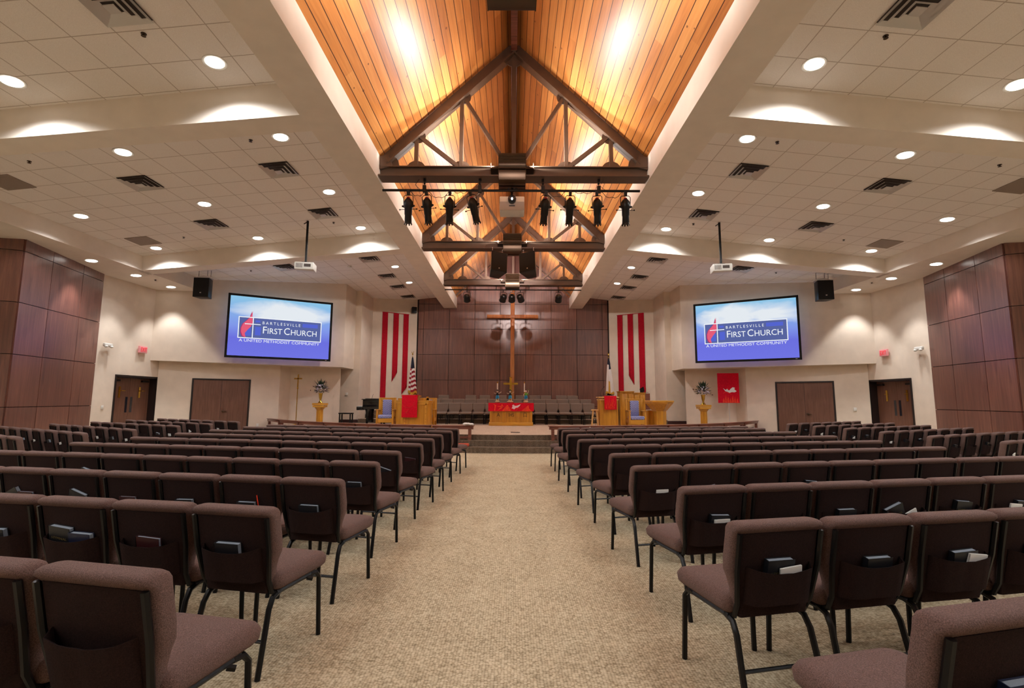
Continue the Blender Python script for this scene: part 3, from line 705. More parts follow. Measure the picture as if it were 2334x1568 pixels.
# side hall speakers and projectors
for s, side in ((-1, 'left'), (1, 'right')):
    r = thing('hanging_speaker', 'black loudspeaker hung on cables beside the %s projection screen' % side, 'speaker', (s * 10.5, 16.2, 5.50), 0, 'speakers beside the screens')
    MB().prism([(-.25, -.2), (.25, -.2), (.18, .2), (-.18, .2)], -.66, 0).build('cabinet', MT['black'], r, bevel=.015)
    MB().box(-.235, .235, -.21, -.2, -.64, -.03).build('front_grille', MT['matblack'], r)
    MB().lathe([(.28, .0), (.28, .015), (.15, .09), (.12, .1)], n=20).xf(Matrix.Scale(.7, 4, (0, 1, 0))).build('yoke_bracket', MT['metalgrey'], r)
    MB().box(-.025, .025, -.214, -.209, -.53, -.5).build('badge', MT['metalgrey'], r)
    c_ = MB()
    for dx in (-.19, .08, .19): c_.tube([(dx, 0, .08), (dx * 1.02, 0, .3)], .007, 6)
    c_.build('hanging_cable', MT['black'], r); r.rotation_euler = (0, 0, s * -.12)
    r = thing('ceiling_projector', 'white projector on a long black pole below the %s tile ceiling' % side, 'projector', (s * 5.62, 12.84, 5.0), s * -.18, 'side hall projectors')
    MB().box(-.245, .245, -.17, .2, -.1, .1).build('body', MT['white'], r, bevel=.02)
    for k in range(5): MB().box(-.2 + .035 * k, -.185 + .035 * k, -.174, -.17, -.06, .06).build('vent_slot', MT['ventdark'], r)
    MB().box(.0, .17, -.174, -.17, -.03, .05).build('connector_panel', MT['ventdark'], r)
    MB().tube([(0, 0, .1), (0, 0, 1.29)], .03).box(-.09, .09, -.07, .07, .1, .13).bar((-.1, 0, 1.2), (0, 0, 1.27), .02, .02).build('pole', MT['black'], r)
for s, side in ((-1, 'left'),):
    r = thing('wall_speaker', 'small black speaker at the top of the left banner niche wall', 'speaker', (s * 4.85, 23.58, 5.82), .3)
    MB().box(-.12, .12, -.1, .1, -.15, .15).build('cabinet', MT['black'], r, bevel=.02); MB().tube([(0, .1, 0), (0, .17, 0)], .02).build('bracket', MT['black'], r)

# ---------------------------------------------------------------- projection screens
for s, side in ((-1, 'left'), (1, 'right')):
    d = Vector((5.45, 3.19)).normalized()
    c = Vector(((10.25 + 7.17) / 2 * s, (17.23 + 19.015) / 2, 4.08))
    n = Vector((d.y * (1 if s < 0 else -1), -d.x))          # towards the room
    c.x += n.x * .06; c.y += n.y * .06
    r = thing('projection_screen', 'wide framed projection screen showing the church logo, on the %s bulkhead' % side, 'screen', c, math.atan2(d.y, d.x) * (1 if s < 0 else -1), 'projection screens')
    Wd, Hg, b = 3.58, 2.32, .075
    f = MB().box(-Wd / 2, Wd / 2, -.03, .05, -Hg / 2, -Hg / 2 + b).box(-Wd / 2, Wd / 2, -.03, .05, Hg / 2 - b, Hg / 2).box(-Wd / 2, -Wd / 2 + b, -.03, .05, -Hg / 2, Hg / 2).box(Wd / 2 - b, Wd / 2, -.03, .05, -Hg / 2, Hg / 2)
    f.build('screen_frame', MT['matblack'], r)
    MB().box(-Wd / 2 + b, Wd / 2 - b, -.0, .02, -Hg / 2 + b, Hg / 2 - b).build('screen_surface', sky(1.3 if s < 0 else 4.1), r)
    iw, ih = Wd - 2 * b, Hg - 2 * b
    X = lambda u: -iw / 2 + u * iw
    Z = lambda v: ih / 2 - v * ih
    MB().box(X(.09), X(.905), -.004, -.001, Z(.70), Z(.345)).build('logo_panel', MT['pslate'], r)
    a = MB()
    for u0, u1, v0, v1 in ((.245, .29, .39, .425), (.245, .3, .5, .645), (.71, .87, .39, .455), (.13, .205, .52, .66)): a.box(X(u0), X(u1), -.006, -.004, Z(v1), Z(v0))
    a.build('logo_shade', MT['pblue'], r)
    a = MB(); t = .006
    for u0, u1, v0, v1 in ((.085, .91, .34, .355), (.085, .91, .69, .705), (.085, .094, .34, .705), (.901, .91, .34, .705), (.218, .227, .35, .7), (.145, .295, .455, .468)): a.box(X(u0), X(u1), -.012, -.009, Z(v1), Z(v0))
    a.build('logo_outline', MT['pwhite'], r)
    fl = [(.214, .235), (.212, .31), (.218, .44), (.205, .5), (.175, .56), (.15, .62), (.16, .69), (.13, .665), (.115, .60), (.115, .53), (.13, .46), (.165, .40), (.195, .34)]
    MB().slab_xz([(X(u - .008), Z(v + .006)) for u, v in fl], -.008, -.006).build('flame_shadow', MT['pmaroon'], r)
    MB().slab_xz([(X(u), Z(v)) for u, v in fl], -.0105, -.008).build('flame', MT['pred'], r)
    x = X(.31)
    text_mesh('lettering', 'B A R T L E S V I L L E', .15, MT['pwhite'], r, (X(.31), -.012, Z(.45)), width=iw * .375)
    text_mesh('lettering', 'F', .37, MT['pwhite'], r, (X(.312), -.012, Z(.605)), width=iw * .038)
    text_mesh('lettering', 'IRST', .3, MT['pwhite'], r, (X(.36), -.012, Z(.605)), width=iw * .142)
    text_mesh('lettering', 'C', .37, MT['pwhite'], r, (X(.522), -.012, Z(.605)), width=iw * .057)
    text_mesh('lettering', 'HURCH', .3, MT['pwhite'], r, (X(.59), -.012, Z(.605)), width=iw * .265)
    text_mesh('lettering', 'A UNITED METHODIST COMMUNITY', .145, MT['pwhite'], r, (X(.10), -.012, Z(.762)), width=iw * .795)
    MB().box(Wd / 2 - .2, Wd / 2 - .14, -.033, -.03, -Hg / 2 + .03, -Hg / 2 + .045).build('badge', MT['metalgrey'], r)

# ---------------------------------------------------------------- wall fittings
for s, side in ((-1, 'left'), (1, 'right')):
    rz = PI / 2 if s < 0 else -PI / 2
    r = thing('exit_sign', 'red lit EXIT sign high on the %s wall above the exit door' % side, 'sign', (s * 12.3, 16.05, 3.06), rz, 'exit signs')
    MB().box(-.17, .17, -.06, .0, -.11, .11).build('housing', MT['exitpink'], r, bevel=.01)
    text_mesh('lettering', 'EXIT', .2, MT['exitred'], r, (-.13, -.065, -.07), width=.26)
    r = thing('emergency_light', 'white twin-head emergency light on the %s wall near the veneer panels' % side, 'light', (s * 12.3, 14.63, 3.05), rz, 'emergency lights')
    MB().box(-.15, .15, -.09, 0, -.05, .06).build('housing', MT['white'], r, bevel=.03)
    for k in (-1, 1): MB().ball((k * .1, -.08, -.045), (.05, .05, .035)).build('lamp_head', MT['white'], r)
    if s < 0:
        r = thing('light_switch', 'white double light switch on the left wall beside the exit door', 'switch', (-12.35, 14.76, 1.18), rz)
    else:
        r = thing('light_switch', 'white light switch on the right recess wall between the two doors', 'switch', (11.9, 17.08, 1.19), math.atan2(-2.17, 3.2))
    MB().box(-.045, .045, -.01, 0, -.06, .06).build('cover_plate', MT['white'], r, bevel=.003); MB().box(-.01, .01, -.018, -.01, -.02, .02).build('toggle', MT['white'], r)
r = thing('thermostat', 'small white thermostat on the far passage wall behind the left alcove', 'thermostat', (-7.36 + .25, 20.96, 1.68), 0)
MB().box(-.05, .05, -.025, 0, -.06, .06).build('housing', MT['white'], r, bevel=.005)
r = thing('wall_outlet', 'pale wall outlet low on the left recess wall', 'outlet', (-9.64, 18.62, .47), math.atan2(2.17, 3.2))
MB().box(-.04, .04, -.012, 0, -.06, .06).build('cover_plate', MT['white'], r, bevel=.003)

# ---------------------------------------------------------------- communion rail and kneelers
ST = .46
railL = [(-9.3, 18.75), (-8.27, 17.53), (-7.14, 16.51), (-5.99, 15.71), (-4.78, 15.07), (-3.6, 14.61), (-2.34, 14.27), (-1.09, 14.08)]
railR = [(9.3, 18.75), (8.14, 17.4), (7.0, 16.4), (5.87, 15.64), (4.72, 15.04), (3.48, 14.57), (2.24, 14.25), (1.02, 14.08)]
for nodes_, side in ((railL, 'left'), (railR, 'right')):
    nn = nodes_[::-1]
    for i in range(7):
        a, b = Vector(nn[i]), Vector(nn[i + 1]); d = (b - a).normalized(); L = (b - a).length - .02
        if side == 'left': a, d = b, -d; 
        a = a + d * .01
        where = 'at the aisle end' if i == 0 else '%s from the aisle' % ORD[i]
        r = thing('communion_rail', 'walnut kneeling rail section %s, on the %s chancel step' % (where, side), 'rail', (a.x, a.y, 0), math.atan2(d.y, d.x), 'communion rail sections')
        MB().box(0, L, -.07, .09, .70, .725).box(.02, L - .02, -.045, .055, .62, .70).build('top_rail', MT['rail_wood'], r, bevel=.006)
        for x in (.12, L - .12):
            MB().box(x - .04, x + .04, -.035, .045, .31, .62).build('post', MT['rail_wood'], r)
        MB().box(.15, L - .15, -.01, .02, .36, .42).build('stretcher', MT['rail_wood'], r)
        m_ = (Vector(nn[i]) + Vector(nn[i + 1])) / 2; v = (m_ - Vector((0, CY0))).normalized() * 11.80 + Vector((0, CY0))
        k = tag(MB().box(-L / 2 + .08, L / 2 - .08, -.11, .11, .0, .085).build('kneeler', MT['kneel'], None, bevel=.025), 'long orange kneeling cushion below the rail section %s, %s side' % (where, side), 'cushion', 'kneeling cushions')
        k.location = (v.x, v.y, .158); k.rotation_euler = (0, 0, math.atan2(d.y, d.x))
m_ = MB()
for k in range(9): m_.ball((random.uniform(-.09, .09), random.uniform(-.05, .05), .025 + .012 * (k % 3)), (random.uniform(.05, .09), .05, .03), 10, 6)
o = tag(m_.build('cloth_bundle', MT['paper'], None, angle=80), 'crumpled white cloth lying on the left rail end by the aisle', 'cloth'); o.location = (-1.27, 14.1, .728)
o = tag(MB().box(-.14, .14, -.09, .09, 0, .012).build('floor_outlet', MT['black'], None, bevel=.003), 'dark floor outlet cover set in the chancel carpet before the altar', 'outlet'); o.location = (.09, 15.2, ST)

# ---------------------------------------------------------------- altar and what stands on it
r = thing('altar_table', 'golden oak altar with three recessed panels, under the red cloth', 'altar', (-.06, 19.45, ST), 0)
MB().box(-.82, .82, -.24, .36, 0, .84).build('body', MT['oak'], r)
MB().box(-.86, .86, -.27, .39, 0, .13).build('plinth', MT['oak_h'], r, bevel=.01)
MB().box(-.87, .87, -.29, .41, .83, .87).build('top', MT['oak_h'], r, bevel=.005)
f = MB()
for x0, x1 in ((-.83, -.73), (-.36, -.19), (.19, .36), (.73, .83)): f.box(x0, x1, -.27, -.24, .13, .84)
f.box(-.83, .83, -.27, -.24, .76, .84); f.build('panel_frame', MT['oak'], r, bevel=.005)
text_mesh('lettering', 'A', .2, MT['darktext'], r, (-.56, -.243, .35), width=.13, depth=.003)
text_mesh('lettering', 'IHS', .2, MT['darktext'], r, (-.1, -.243, .35), width=.2, depth=.003)
om = [(-.07, 0), (-.03, 0), (-.03, .02), (-.06, .07), (-.06, .11), (-.03, .145), (.03, .145), (.06, .11), (.06, .07), (.03, .02), (.03, 0), (.07, 0)]
MB().tube([(.545 + x, -.243, .35 + z) for x, z in om], .008, 5).build('lettering', MT['darktext'], r)
ac = thing('altar_cloth', 'red altar cloth with white dove and orange flames, hanging over the altar front', 'cloth', (-.06, 19.45, ST + .872), 0)
MB().box(-.885, .885, -.31, .42, .0, .008).box(-.885, .885, -.315, -.305, -.31, .008).box(-.885, -.875, -.31, .42, -.2, .0).box(.875, .885, -.31, .42, -.2, .0).build('cloth', MT['red'], ac)
f = MB()
for pts in ([(-.66, -.3), (-.64, -.1), (-.7, -.03), (-.58, -.07), (-.62, -.3)], [(-.55, -.3), (-.4, -.15), (-.55, -.12), (-.38, -.1), (-.36, -.02), (-.3, -.13), (-.36, -.2)], [(-.36, -.3), (-.2, -.12), (-.14, -.06), (-.08, -.14), (.02, -.3)], [(.4, -.3), (.6, -.14), (.68, -.06), (.7, -.2), (.8, -.3)]):
    f.slab_xz(pts, -.319, -.315)
f.build('flame_applique', MT['orange'], ac)
dv = [(.02, -.21), (.06, -.13), (.04, -.09), (.09, -.05), (.15, -.1), (.22, -.1), (.37, -.04), (.34, -.1), (.26, -.17), (.18, -.18), (.12, -.24), (.06, -.2)]
MB().slab_xz(dv, -.323, -.318).build('dove_applique', MT['pink'], ac)
MB().tube([(.2, -.32, -.27), (.28, -.32, -.2), (.38, -.32, -.19)], .008, 5).tube([(.22, -.32, -.02), (.22, -.32, -.07)], .006, 5).build('branch_applique', MT['orange'], ac)
TOP = ST + .882
r = thing('altar_cross', 'tall brass cross with a round centre medallion, standing on the altar', 'cross', (-.08, 19.55, TOP), 0)
MB().box(-.045, .045, -.02, .02, .1, 1.02).box(-.055, .055, -.025, .025, 1.0, 1.03).build('upright', MT['brass'], r, bevel=.004)
MB().box(-.29, .29, -.02, .02, .72, .80).build('crossbar', MT['brass'], r, bevel=.004)
MB().lathe([(.065, -.03), (.07, 0), (.065, .03)], n=20).xf(Matrix.Translation((0, 0, .76)) @ Matrix.Rotation(PI / 2, 4, 'X')).build('medallion', MT['brass'], r)
MB().lathe([(.14, 0), (.14, .03), (.1, .05), (.08, .08), (.04, .11)], n=20).build('foot', MT['brass'], r)
for x, w in ((-.61, 'left'), (.47, 'right')):
    r = thing('altar_candle', 'white candle in a brass holder on the %s of the altar cross' % w, 'candle', (x, 19.58, TOP), 0, 'altar candles')
    MB().lathe([(.07, 0), (.07, .02), (.025, .05), (.02, .2), (.035, .25), (.028, .4), (.04, .43)], n=16).build('holder', MT['brass'], r)
    MB().lathe([(.023, .43), (.023, .79), (.004, .80)], n=14).build('candle', MT['candle'], r)
    MB().lathe([(.026, .78), (.026, .81), (.006, .83), (.004, .85)], n=12).build('cap', MT['brass'], r)
def figurine(label, x, kind):
    r = thing('figurine', label, 'figurine', (x, 19.28, TOP), 0, 'figurines on the altar')
    m_ = MB().ball((0, 0, .045), (.09 if kind != 1 else .13, .07, .05), 10, 6).ball((.05, .02, .05), (.05, .05, .04), 8, 5); m_.build('rock_base', MT['stone'], r, angle=25)
    b = MB().tube([(-.035, 0, .07), (-.04, 0, .16), (-.03, 0, .25)], [.014, .018, .026], 8).tube([(.04, 0, .07), (.045, -.01, .17), (.025, 0, .25)], [.014, .018, .026], 8)
    b.ball((.0, -.01, .45), (.035, .035, .042), 12, 8).tube([(0, 0, .38), (0, 0, .43)], .015)
    if kind == 2: b.tube([(-.04, 0, .37), (-.09, -.02, .34), (-.07, -.04, .26)], .013, 6).tube([(.05, 0, .37), (.1, 0, .43), (.09, 0, .5)], .013, 6)
    else: b.tube([(-.04, 0, .37), (-.1, -.01, .36), (-.13, -.02, .40)], .013, 6).tube([(.04, 0, .37), (.1, -.01, .39), (.15, -.02, .43)], .013, 6)
    b.build('body', MT['skin'], r)
    MB().tube([(-.035, 0, .15), (-.03, 0, .24), (0, 0, .29)], [.03, .04, .04], 8).tube([(.045, 0, .17), (.03, 0, .24), (0, 0, .29)], [.03, .04, .04], 8).build('trousers', MT['blue'], r)
    MB().ball((0, 0, .335), (.05, .035, .07), 12, 8).build('top', MT['leafgreen'] if kind == 2 else MT['matblack'], r)
    if kind != 2: MB().lathe([(.05, .47), (.05, .478), (.028, .48), (.024, .52)], n=12).build('hat', MT['matblack'], r)
    else: MB().bar((.07, .01, .3), (.1, .01, .52), .03, .02).build('cape', MT['leafgreen'], r)
figurine('small figurine with dark top, blue trousers and spread arms, before the left candle', -.6, 0)
figurine('small figurine with dark hat on a rock base, before the brass cross', -.1, 1)
figurine('small figurine in a green top with one arm raised, before the right candle', .52, 2)

# ---------------------------------------------------------------- wooden wall cross
r = thing('wall_cross', 'tall slender oak cross standing before the walnut panelled wall', 'cross', (-.02, 23.6, .81), 0)
MB().box(-.095, .095, -.04, .05, 0, 6.6).build('upright', MT['cross_wood'], r, bevel=.006)
MB().box(-1.25, 1.25, -.055, .04, 4.62, 4.8).build('crossbar', MT['cross_wood'], r, bevel=.006)

# ---------------------------------------------------------------- pulpit, lectern, font, cabinet
r = thing('pulpit', 'wide golden oak pulpit with splayed sides, left of the altar', 'pulpit', (-3.45, 17.0, ST), 0)
poly = [(-.60, .35), (-.60, .1), (-.3, -.2), (.55, -.2), (.62, .0), (.62, .35)]
grow = lambda g: [(x * (1 + g), y * (1 + g)) for x, y in poly]
MB().prism(poly, .06, .90).build('body', MT['oak'], r)
MB().prism(grow(.04), 0, .08).build('plinth', MT['oak_h'], r)
MB().prism(grow(.03), .86, .93).prism(grow(.07), .93, .975).build('cornice', MT['oak_h'], r)
MB().box(-.25, .5, -.214, -.2, .82, .86).box(-.25, -.21, -.214, -.2, .1, .86).box(.46, .5, -.214, -.2, .1, .86).box(-.25, .5, -.214, -.2, .1, .15).build('panel_moulding', MT['oak_h'], r)
MB().box(-.34, .2, -.18, .22, .975, 1.10).box(-.38, .24, -.22, .26, 1.10, 1.13).build('book_rest', MT['oak_h'], r)
MB().box(.26, .5, .0, .25, .975, 1.05).box(-.55, -.4, .1, .3, .975, 1.04).box(.46, .5, .0, .25, .975, 1.1).build('side_ledge', MT['oak'], r)
r = thing('parament', 'plain red cloth with faint swirl lines hanging on the left pulpit front', 'cloth', (-3.51, 16.74, 1.60), 0, 'red pulpit cloths')
MB().box(-.265, .265, -.04, -.02, -.75, 0).box(-.28, .28, -.05, .35, -.0, .012).build('cloth', MT['red'], r, bevel=.004)
MB().tube([(-.05 + .22 * math.cos(t * .3), -.043, -.22 + .2 * math.sin(t * .3) * -1) for t in range(0, 11)], .004, 5).tube([(-.1, -.043, -.6), (-.02, -.043, -.48)], .005, 5).tube([(-.12, -.043, -.55), (-.1, -.043, -.63)], .004, 5).build('stitching', MT['kneel'], r)

r = thing('lectern', 'golden oak lectern with slim microphone, right of the altar', 'lectern', (3.28, 16.9, ST), 0)
MB().box(-.27, .27, -.17, .3, .04, 1.0).box(-.31, -.27, -.19, .3, 0, 1.0).box(.27, .31, -.19, .3, 0, 1.0).build('body', MT['oak'], r)
MB().box(-.33, .33, -.2, .32, 0, .06).build('plinth', MT['oak_h'], r)
MB().box(-.33, .33, -.21, .32, 1.0, 1.04).box(-.35, .35, -.24, .34, 1.08, 1.12).box(-.3, .3, -.18, .3, 1.04, 1.08).build('desk_top', MT['blond'], r, bevel=.005)
MB().tube([(-.2, .1, 1.12), (-.24, .1, 1.22), (-.2, .08, 1.36), (-.12, .05, 1.45)], .006, 6).ball((-.11, .045, 1.46), .014).build('microphone', MT['black'], r)
r = thing('parament', 'short red cloth with orange flame shapes hanging on the right lectern front', 'cloth', (3.32, 16.66, 1.60), 0, 'red pulpit cloths')
MB().box(-.205, .205, -.03, -.012, -.455, 0).box(-.205, .205, -.03, .3, -.0, .01).build('cloth', MT['red'], r, bevel=.004)
f = MB()
for k, (x, h) in enumerate(((-.12, .3), (-.06, .36), (-.01, .28), (.04, .34), (.09, .4), (.14, .26))):
    f.tube([(x - .02, -.034, -.42), (x - .03, -.034, -.42 + h * .3), (x + .01, -.034, -.42 + h * .6), (x + .015, -.034, -.42 + h)], [.016, .014, .009, .002], 5, 1.0)
f.build('flame_applique', MT['orange'], r)

r = thing('baptismal_font', 'golden oak hexagonal font with wide flared bowl', 'font', (5.08, 17.0, ST), 0)
def hexa(R): return [(R * math.cos(PI / 6 + k * PI / 3 + .3), R * math.sin(PI / 6 + k * PI / 3 + .3)) for k in range(6)]
def hexl(prof, name, mt, rr): 
    m_ = MB().loft([[(x, y, z) for x, y in hexa(R)] for R, z in prof]); return m_.build(name, mt, rr, angle=20)
hexl([(.24, 0), (.24, .08), (.22, .1), (.22, .64)], 'pedestal', MT['oak'], r)
hexl([(.22, .64), (.27, .68), (.44, .88)], 'bowl', MT['oak'], r)
hexl([(.44, .88), (.46, .9), (.46, .94)], 'rim', MT['oak_h'], r)
hexl([(.49, .94), (.49, .99), (.47, 1.0)], 'top', MT['oak_h'], r)
r = thing('organ_cabinet', 'tall golden oak panelled cabinet behind the right armchair', 'cabinet', (4.57, 18.9, ST), 0)
MB().box(-.47, .05, -.25, .3, 0, 1.32).box(.05, .49, -.2, .3, 0, 1.27).build('body', MT['oak'], r)
MB().box(-.5, .06, -.29, .32, 1.32, 1.35).box(.06, .51, -.23, .32, 1.27, 1.30).build('cornice', MT['oak_h'], r)
for x0, x1, z0, z1, y in ((-.42, -.22, .08, 1.24, -.25), (-.17, .02, .9, 1.24, -.25), (-.17, .02, .08, .82, -.25), (.09, .26, .9, 1.2, -.2), (.29, .46, .9, 1.2, -.2)):
    MB().box(x0, x1, y - .015, y, z0, z1).build('door', MT['oak'], r, bevel=.008)
MB().box(.51, .7, -.1, .3, 0, 1.27).build('side_panel', MT['rail_wood'], r)
r = thing('laptop', 'open black laptop standing on top of the oak cabinet', 'laptop', (5.1, 18.95, ST + 1.302), .4)
MB().box(-.12, .12, -.1, .1, 0, .012).build('base', MT['black'], r); MB().bar((0, .1, .01), (0, .17, .19), .26, .008, (1, 0, 0)).xf(Matrix.Identity(4)).build('lid', MT['black'], r)
r = thing('side_table', 'narrow oak side table with white top, left of the font', 'table', (4.96, 17.75, ST), 0)
MB().box(-.09, .09, -.1, .1, 0, .62).build('body', MT['oak'], r); MB().box(-.11, .1, -.12, .12, .64, .67).build('top', MT['candle'], r); MB().box(-.07, .07, -.08, .08, .62, .64).build('neck', MT['oak'], r)
r = thing('bar_stool', 'blond wooden stool with four splayed legs beside the right lectern', 'stool', (2.80, 16.75, ST), 0)
MB().lathe([(.11, .645), (.125, .66), (.125, .675), (.11, .685)], n=20).build('seat', MT['blond'], r)
for sx in (-1, 1):
    for sy in (-1, 1): MB().tube([(sx * .055, sy * .055, .65), (sx * .12, sy * .12, 0)], [.017, .014], 8).build('leg', MT['blond'], r)
for z0, k in ((.2, .1), (.4, .08)):
    MB().tube([(-k, -k, z0), (k, -k, z0)], .009, 6).tube([(-k, k, z0), (k, k, z0)], .009, 6).tube([(-k, -k, z0 + .05), (-k, k, z0 + .05)], .009, 6).tube([(k, -k, z0 + .05), (k, k, z0 + .05)], .009, 6).build('rung', MT['blond'], r)
# drum kit between lectern and cabinet
r = thing('drum_kit', 'dark drum kit with tilted cymbals behind the right lectern', 'drums', (3.72, 18.9, ST), 0)
def disc(m_, c, R, tilt): return m_.lathe([(R, 0), (R * .3, .02), (R * .12, .05), (.01, .055)], n=20).xf(Matrix.Translation(c) @ Matrix.Rotation(tilt, 4, 'Y'), len(m_.v) - 80)
disc(MB(), (-.02, .1, 1.2), .19, .1).build('cymbal', MT['glossblack'], r); disc(MB(), (.12, 0, 1.18), .21, .5).build('cymbal', MT['glossblack'], r)
MB().tube([(-.02, .1, 0), (-.02, .1, 1.22)], .012, 6).tube([(.12, 0, 0), (.12, 0, 1.2)], .012, 6).build('stand', MT['metalgrey'], r)
MB().lathe([(.2, -.18), (.21, -.17), (.21, .17), (.2, .18)], n=20).xf(Matrix.Translation((.05, .15, .42)) @ Matrix.Rotation(PI / 2, 4, 'X')).build('bass_drum', MT['black'], r)
MB().lathe([(.13, 0), (.13, .16)], n=18).xf(Matrix.Translation((.16, .02, .78))).build('tom_drum', MT['metalgrey'], r)
MB().box(.02, .3, -.05, .3, .14, .7).build('amplifier', MT['black'], r)

# ---------------------------------------------------------------- armchairs
def armchair(x, y, rz, label):
    r = thing('armchair', label, 'chair', (x, y, ST), rz, 'chancel armchairs')
    w = .27
    for s in (-1, 1):
        MB().box(s * w - .035, s * w + .035, .2, .26, 0, 1.06).build('back_post', MT['oak'], r, bevel=.006)
        MB().box(s * w - .035, s * w + .035, -.26, -.19, 0, .62).build('front_leg', MT['oak'], r, bevel=.006)
        MB().box(s * w - .045, s * w + .045, -.29, .2, .62, .655).build('armrest', MT['oak_h'], r, bevel=.01)
    MB().box(-w, w, -.25, -.2, .2, .34).box(-w, w, .2, .24, .2, .34).box(-w - .02, -w + .02, -.2, .2, .22, .34).box(w - .02, w + .02, -.2, .2, .22, .34).build('seat_frame', MT['oak_h'], r)
    MB().box(-.23, .23, .19, .25, .94, 1.03).box(-.27, .27, .18, .26, 1.03, 1.06).build('top_rail', MT['oak_h'], r, bevel=.005)
    MB().box(-.24, .24, -.27, .18, .34, .46).build('seat_cushion', MT['lattice'], r, bevel=.035, seg=3)
    MB().box(-.155, .155, .13, .2, .46, .99).build('back_cushion', MT['lattice'], r, bevel=.02)
    MB().box(-.235, .235, .2, .22, .46, .95).build('back_panel', MT['oak'], r)
armchair(-4.46, 17.35, .08, 'oak armchair with blue lattice upholstery, left of the pulpit')
armchair(-3.12, 18.0, 0, 'oak armchair with blue lattice seat half hidden behind the pulpit')
armchair(4.28, 17.1, 0, 'oak armchair with blue lattice upholstery, between lectern and font')

# ---------------------------------------------------------------- grand piano and bench
r = thing('grand_piano', 'black grand piano standing left of the pulpit', 'piano', (-5.45, 19.3, ST), 0)
MB().prism([(-.35, -.35), (.55, -.35), (.62, .3), (.5, 1.0), (.1, 1.25), (-.25, .9), (-.35, .4)], .62, .98).build('case', MT['glossblack'], r, bevel=.02)
MB().prism([(-.38, -.38), (.0, -.38), (.65, -.38), (.65, .3), (.52, 1.03), (.1, 1.28), (-.27, .93), (-.38, .4)], .98, 1.01).build('lid', MT['glossblack'], r)
MB().box(-.6, -.33, -.3, .9, .58, .72).build('keyboard_block', MT['glossblack'], r, bevel=.02)
MB().box(-.585, -.4, -.25, .85, .72, .735).build('keys', MT['paper'], r)
for x, y in ((-.2, -.2), (.35, -.2), (.15, 1.0)): MB().tube([(x, y, .62), (x, y, .5), (x, y, .08), (x, y, .0)], [.09, .055, .04, .05], 8).build('leg', MT['glossblack'], r)
MB().box(-.3, -.1, .2, .4, .1, .62).build('pedal_lyre', MT['glossblack'], r)
MB().box(-.3, .1, -.2, .6, 1.01, 1.03).tube([(-.1, 0, 1.02), (-.05, 0, 1.2)], .006, 5).build('music_desk', MT['black'], r)
r = thing('piano_bench', 'small black bench left of the grand piano', 'bench', (-6.33, 18.7, ST), 0)
MB().box(-.24, .24, -.17, .17, .44, .49).build('seat', MT['glossblack'], r, bevel=.01)
for x in (-.2, .2):
    for y in (-.13, .13): MB().box(x - .02, x + .02, y - .02, y + .02, 0, .44).build('leg', MT['black'], r)

# ---------------------------------------------------------------- pedestals with flowers, standing cross, banners, flags
for s, side in ((-1, 'left'), (1, 'right')):
    X_, Y_ = (-7.22, 18.4) if s < 0 else (7.15, 18.4)
    r = thing('flower_pedestal', 'fluted golden oak pedestal in the %s alcove' % side, 'pedestal', (X_, Y_, ST), 0, 'alcove pedestals')
    MB().lathe([(.17, 0), (.17, .04), (.14, .08)], n=24).build('base', MT['oak_h'], r)
    MB().lathe([(.118, .08), (.118, .6)], n=48, flute=12, fd=.12).build('shaft', MT['oak'], r, angle=50)
    MB().lathe([(.12, .6), (.15, .64), (.2, .7)], n=24).box(-.2, .2, -.2, .2, .7, .76).box(-.215, .215, -.215, .215, .77, .85).build('capital', MT['oak_h'], r)
    z0 = ST + .852
    r = thing('flower_arrangement', 'brass urn of pale flowers and dark leaves on the %s pedestal' % side, 'flowers', (X_, Y_, z0), 0, 'urns of flowers')
    MB().lathe([(.08, 0), (.085, .02), (.05, .06), (.03, .1), (.035, .13), (.055, .2), (.07, .33), (.085, .37)], n=20).build('urn', MT['brass'], r)
    lf = MB(); rnd = random.Random(11 + s)
    for k in range(190):
        t = rnd.uniform(0, 2 * PI); e = rnd.uniform(-.35, 1.45); L = rnd.uniform(.2, .4) * (1.15 if e > .9 else .95); c0 = Vector((0, 0, .48))
        d = Vector((math.cos(t) * math.cos(e), math.sin(t) * math.cos(e), math.sin(e))); tip = c0 + d * L; b0 = c0 + d * L * .45
        sd = d.cross(Vector((0, 0, 1))).normalized() * .022; md = c0 + d * L * .75 + Vector((0, 0, .01))
        lf.add([b0, md + sd, tip, md - sd], [(0, 1, 2, 3)])
    tag(lf.build('leaves', MT['leafdark'], r), kind='stuff')
    fl = MB()
    for k in range(34):
        t = rnd.uniform(0, 2 * PI); e = rnd.uniform(-.2, 1.3); d = Vector((math.cos(t) * math.cos(e), math.sin(t) * math.cos(e), math.sin(e))) * rnd.uniform(.14, .25)
        fl.ball((d.x, d.y, d.z + .47), rnd.uniform(.025, .04), 8, 5)
    fl.build('blossoms', MT['flower'], r)
    bs = MB()
    for k in range(7):
        t = rnd.uniform(0, 2 * PI); e = rnd.uniform(-.3, 1.5); d = Vector((math.cos(t) * math.cos(e), math.sin(t) * math.cos(e), math.sin(e))) * .36
        bs.ball((d.x, d.y, d.z + .47), .02, 8, 5)
    bs.build('berries', MT['flowerdark'], r)
r = thing('processional_cross', 'slender brass cross on a tall pole in the left alcove', 'cross', (-8.34, 18.95, ST), 0)
MB().lathe([(.16, 0), (.16, .02), (.03, .05), (.016, .1), (.016, 1.38)], n=14).build('pole', MT['brass'], r)
MB().box(-.022, .022, -.012, .012, 1.38, 1.95).box(-.15, .15, -.012, .012, 1.76, 1.81).ball((0, 0, 1.42), .035).build('cross', MT['brass'], r)
r = thing('dove_banner', 'red banner with a white dove hung on a thin stand in the right alcove', 'banner', (8.42, 19.1, ST), -.12)
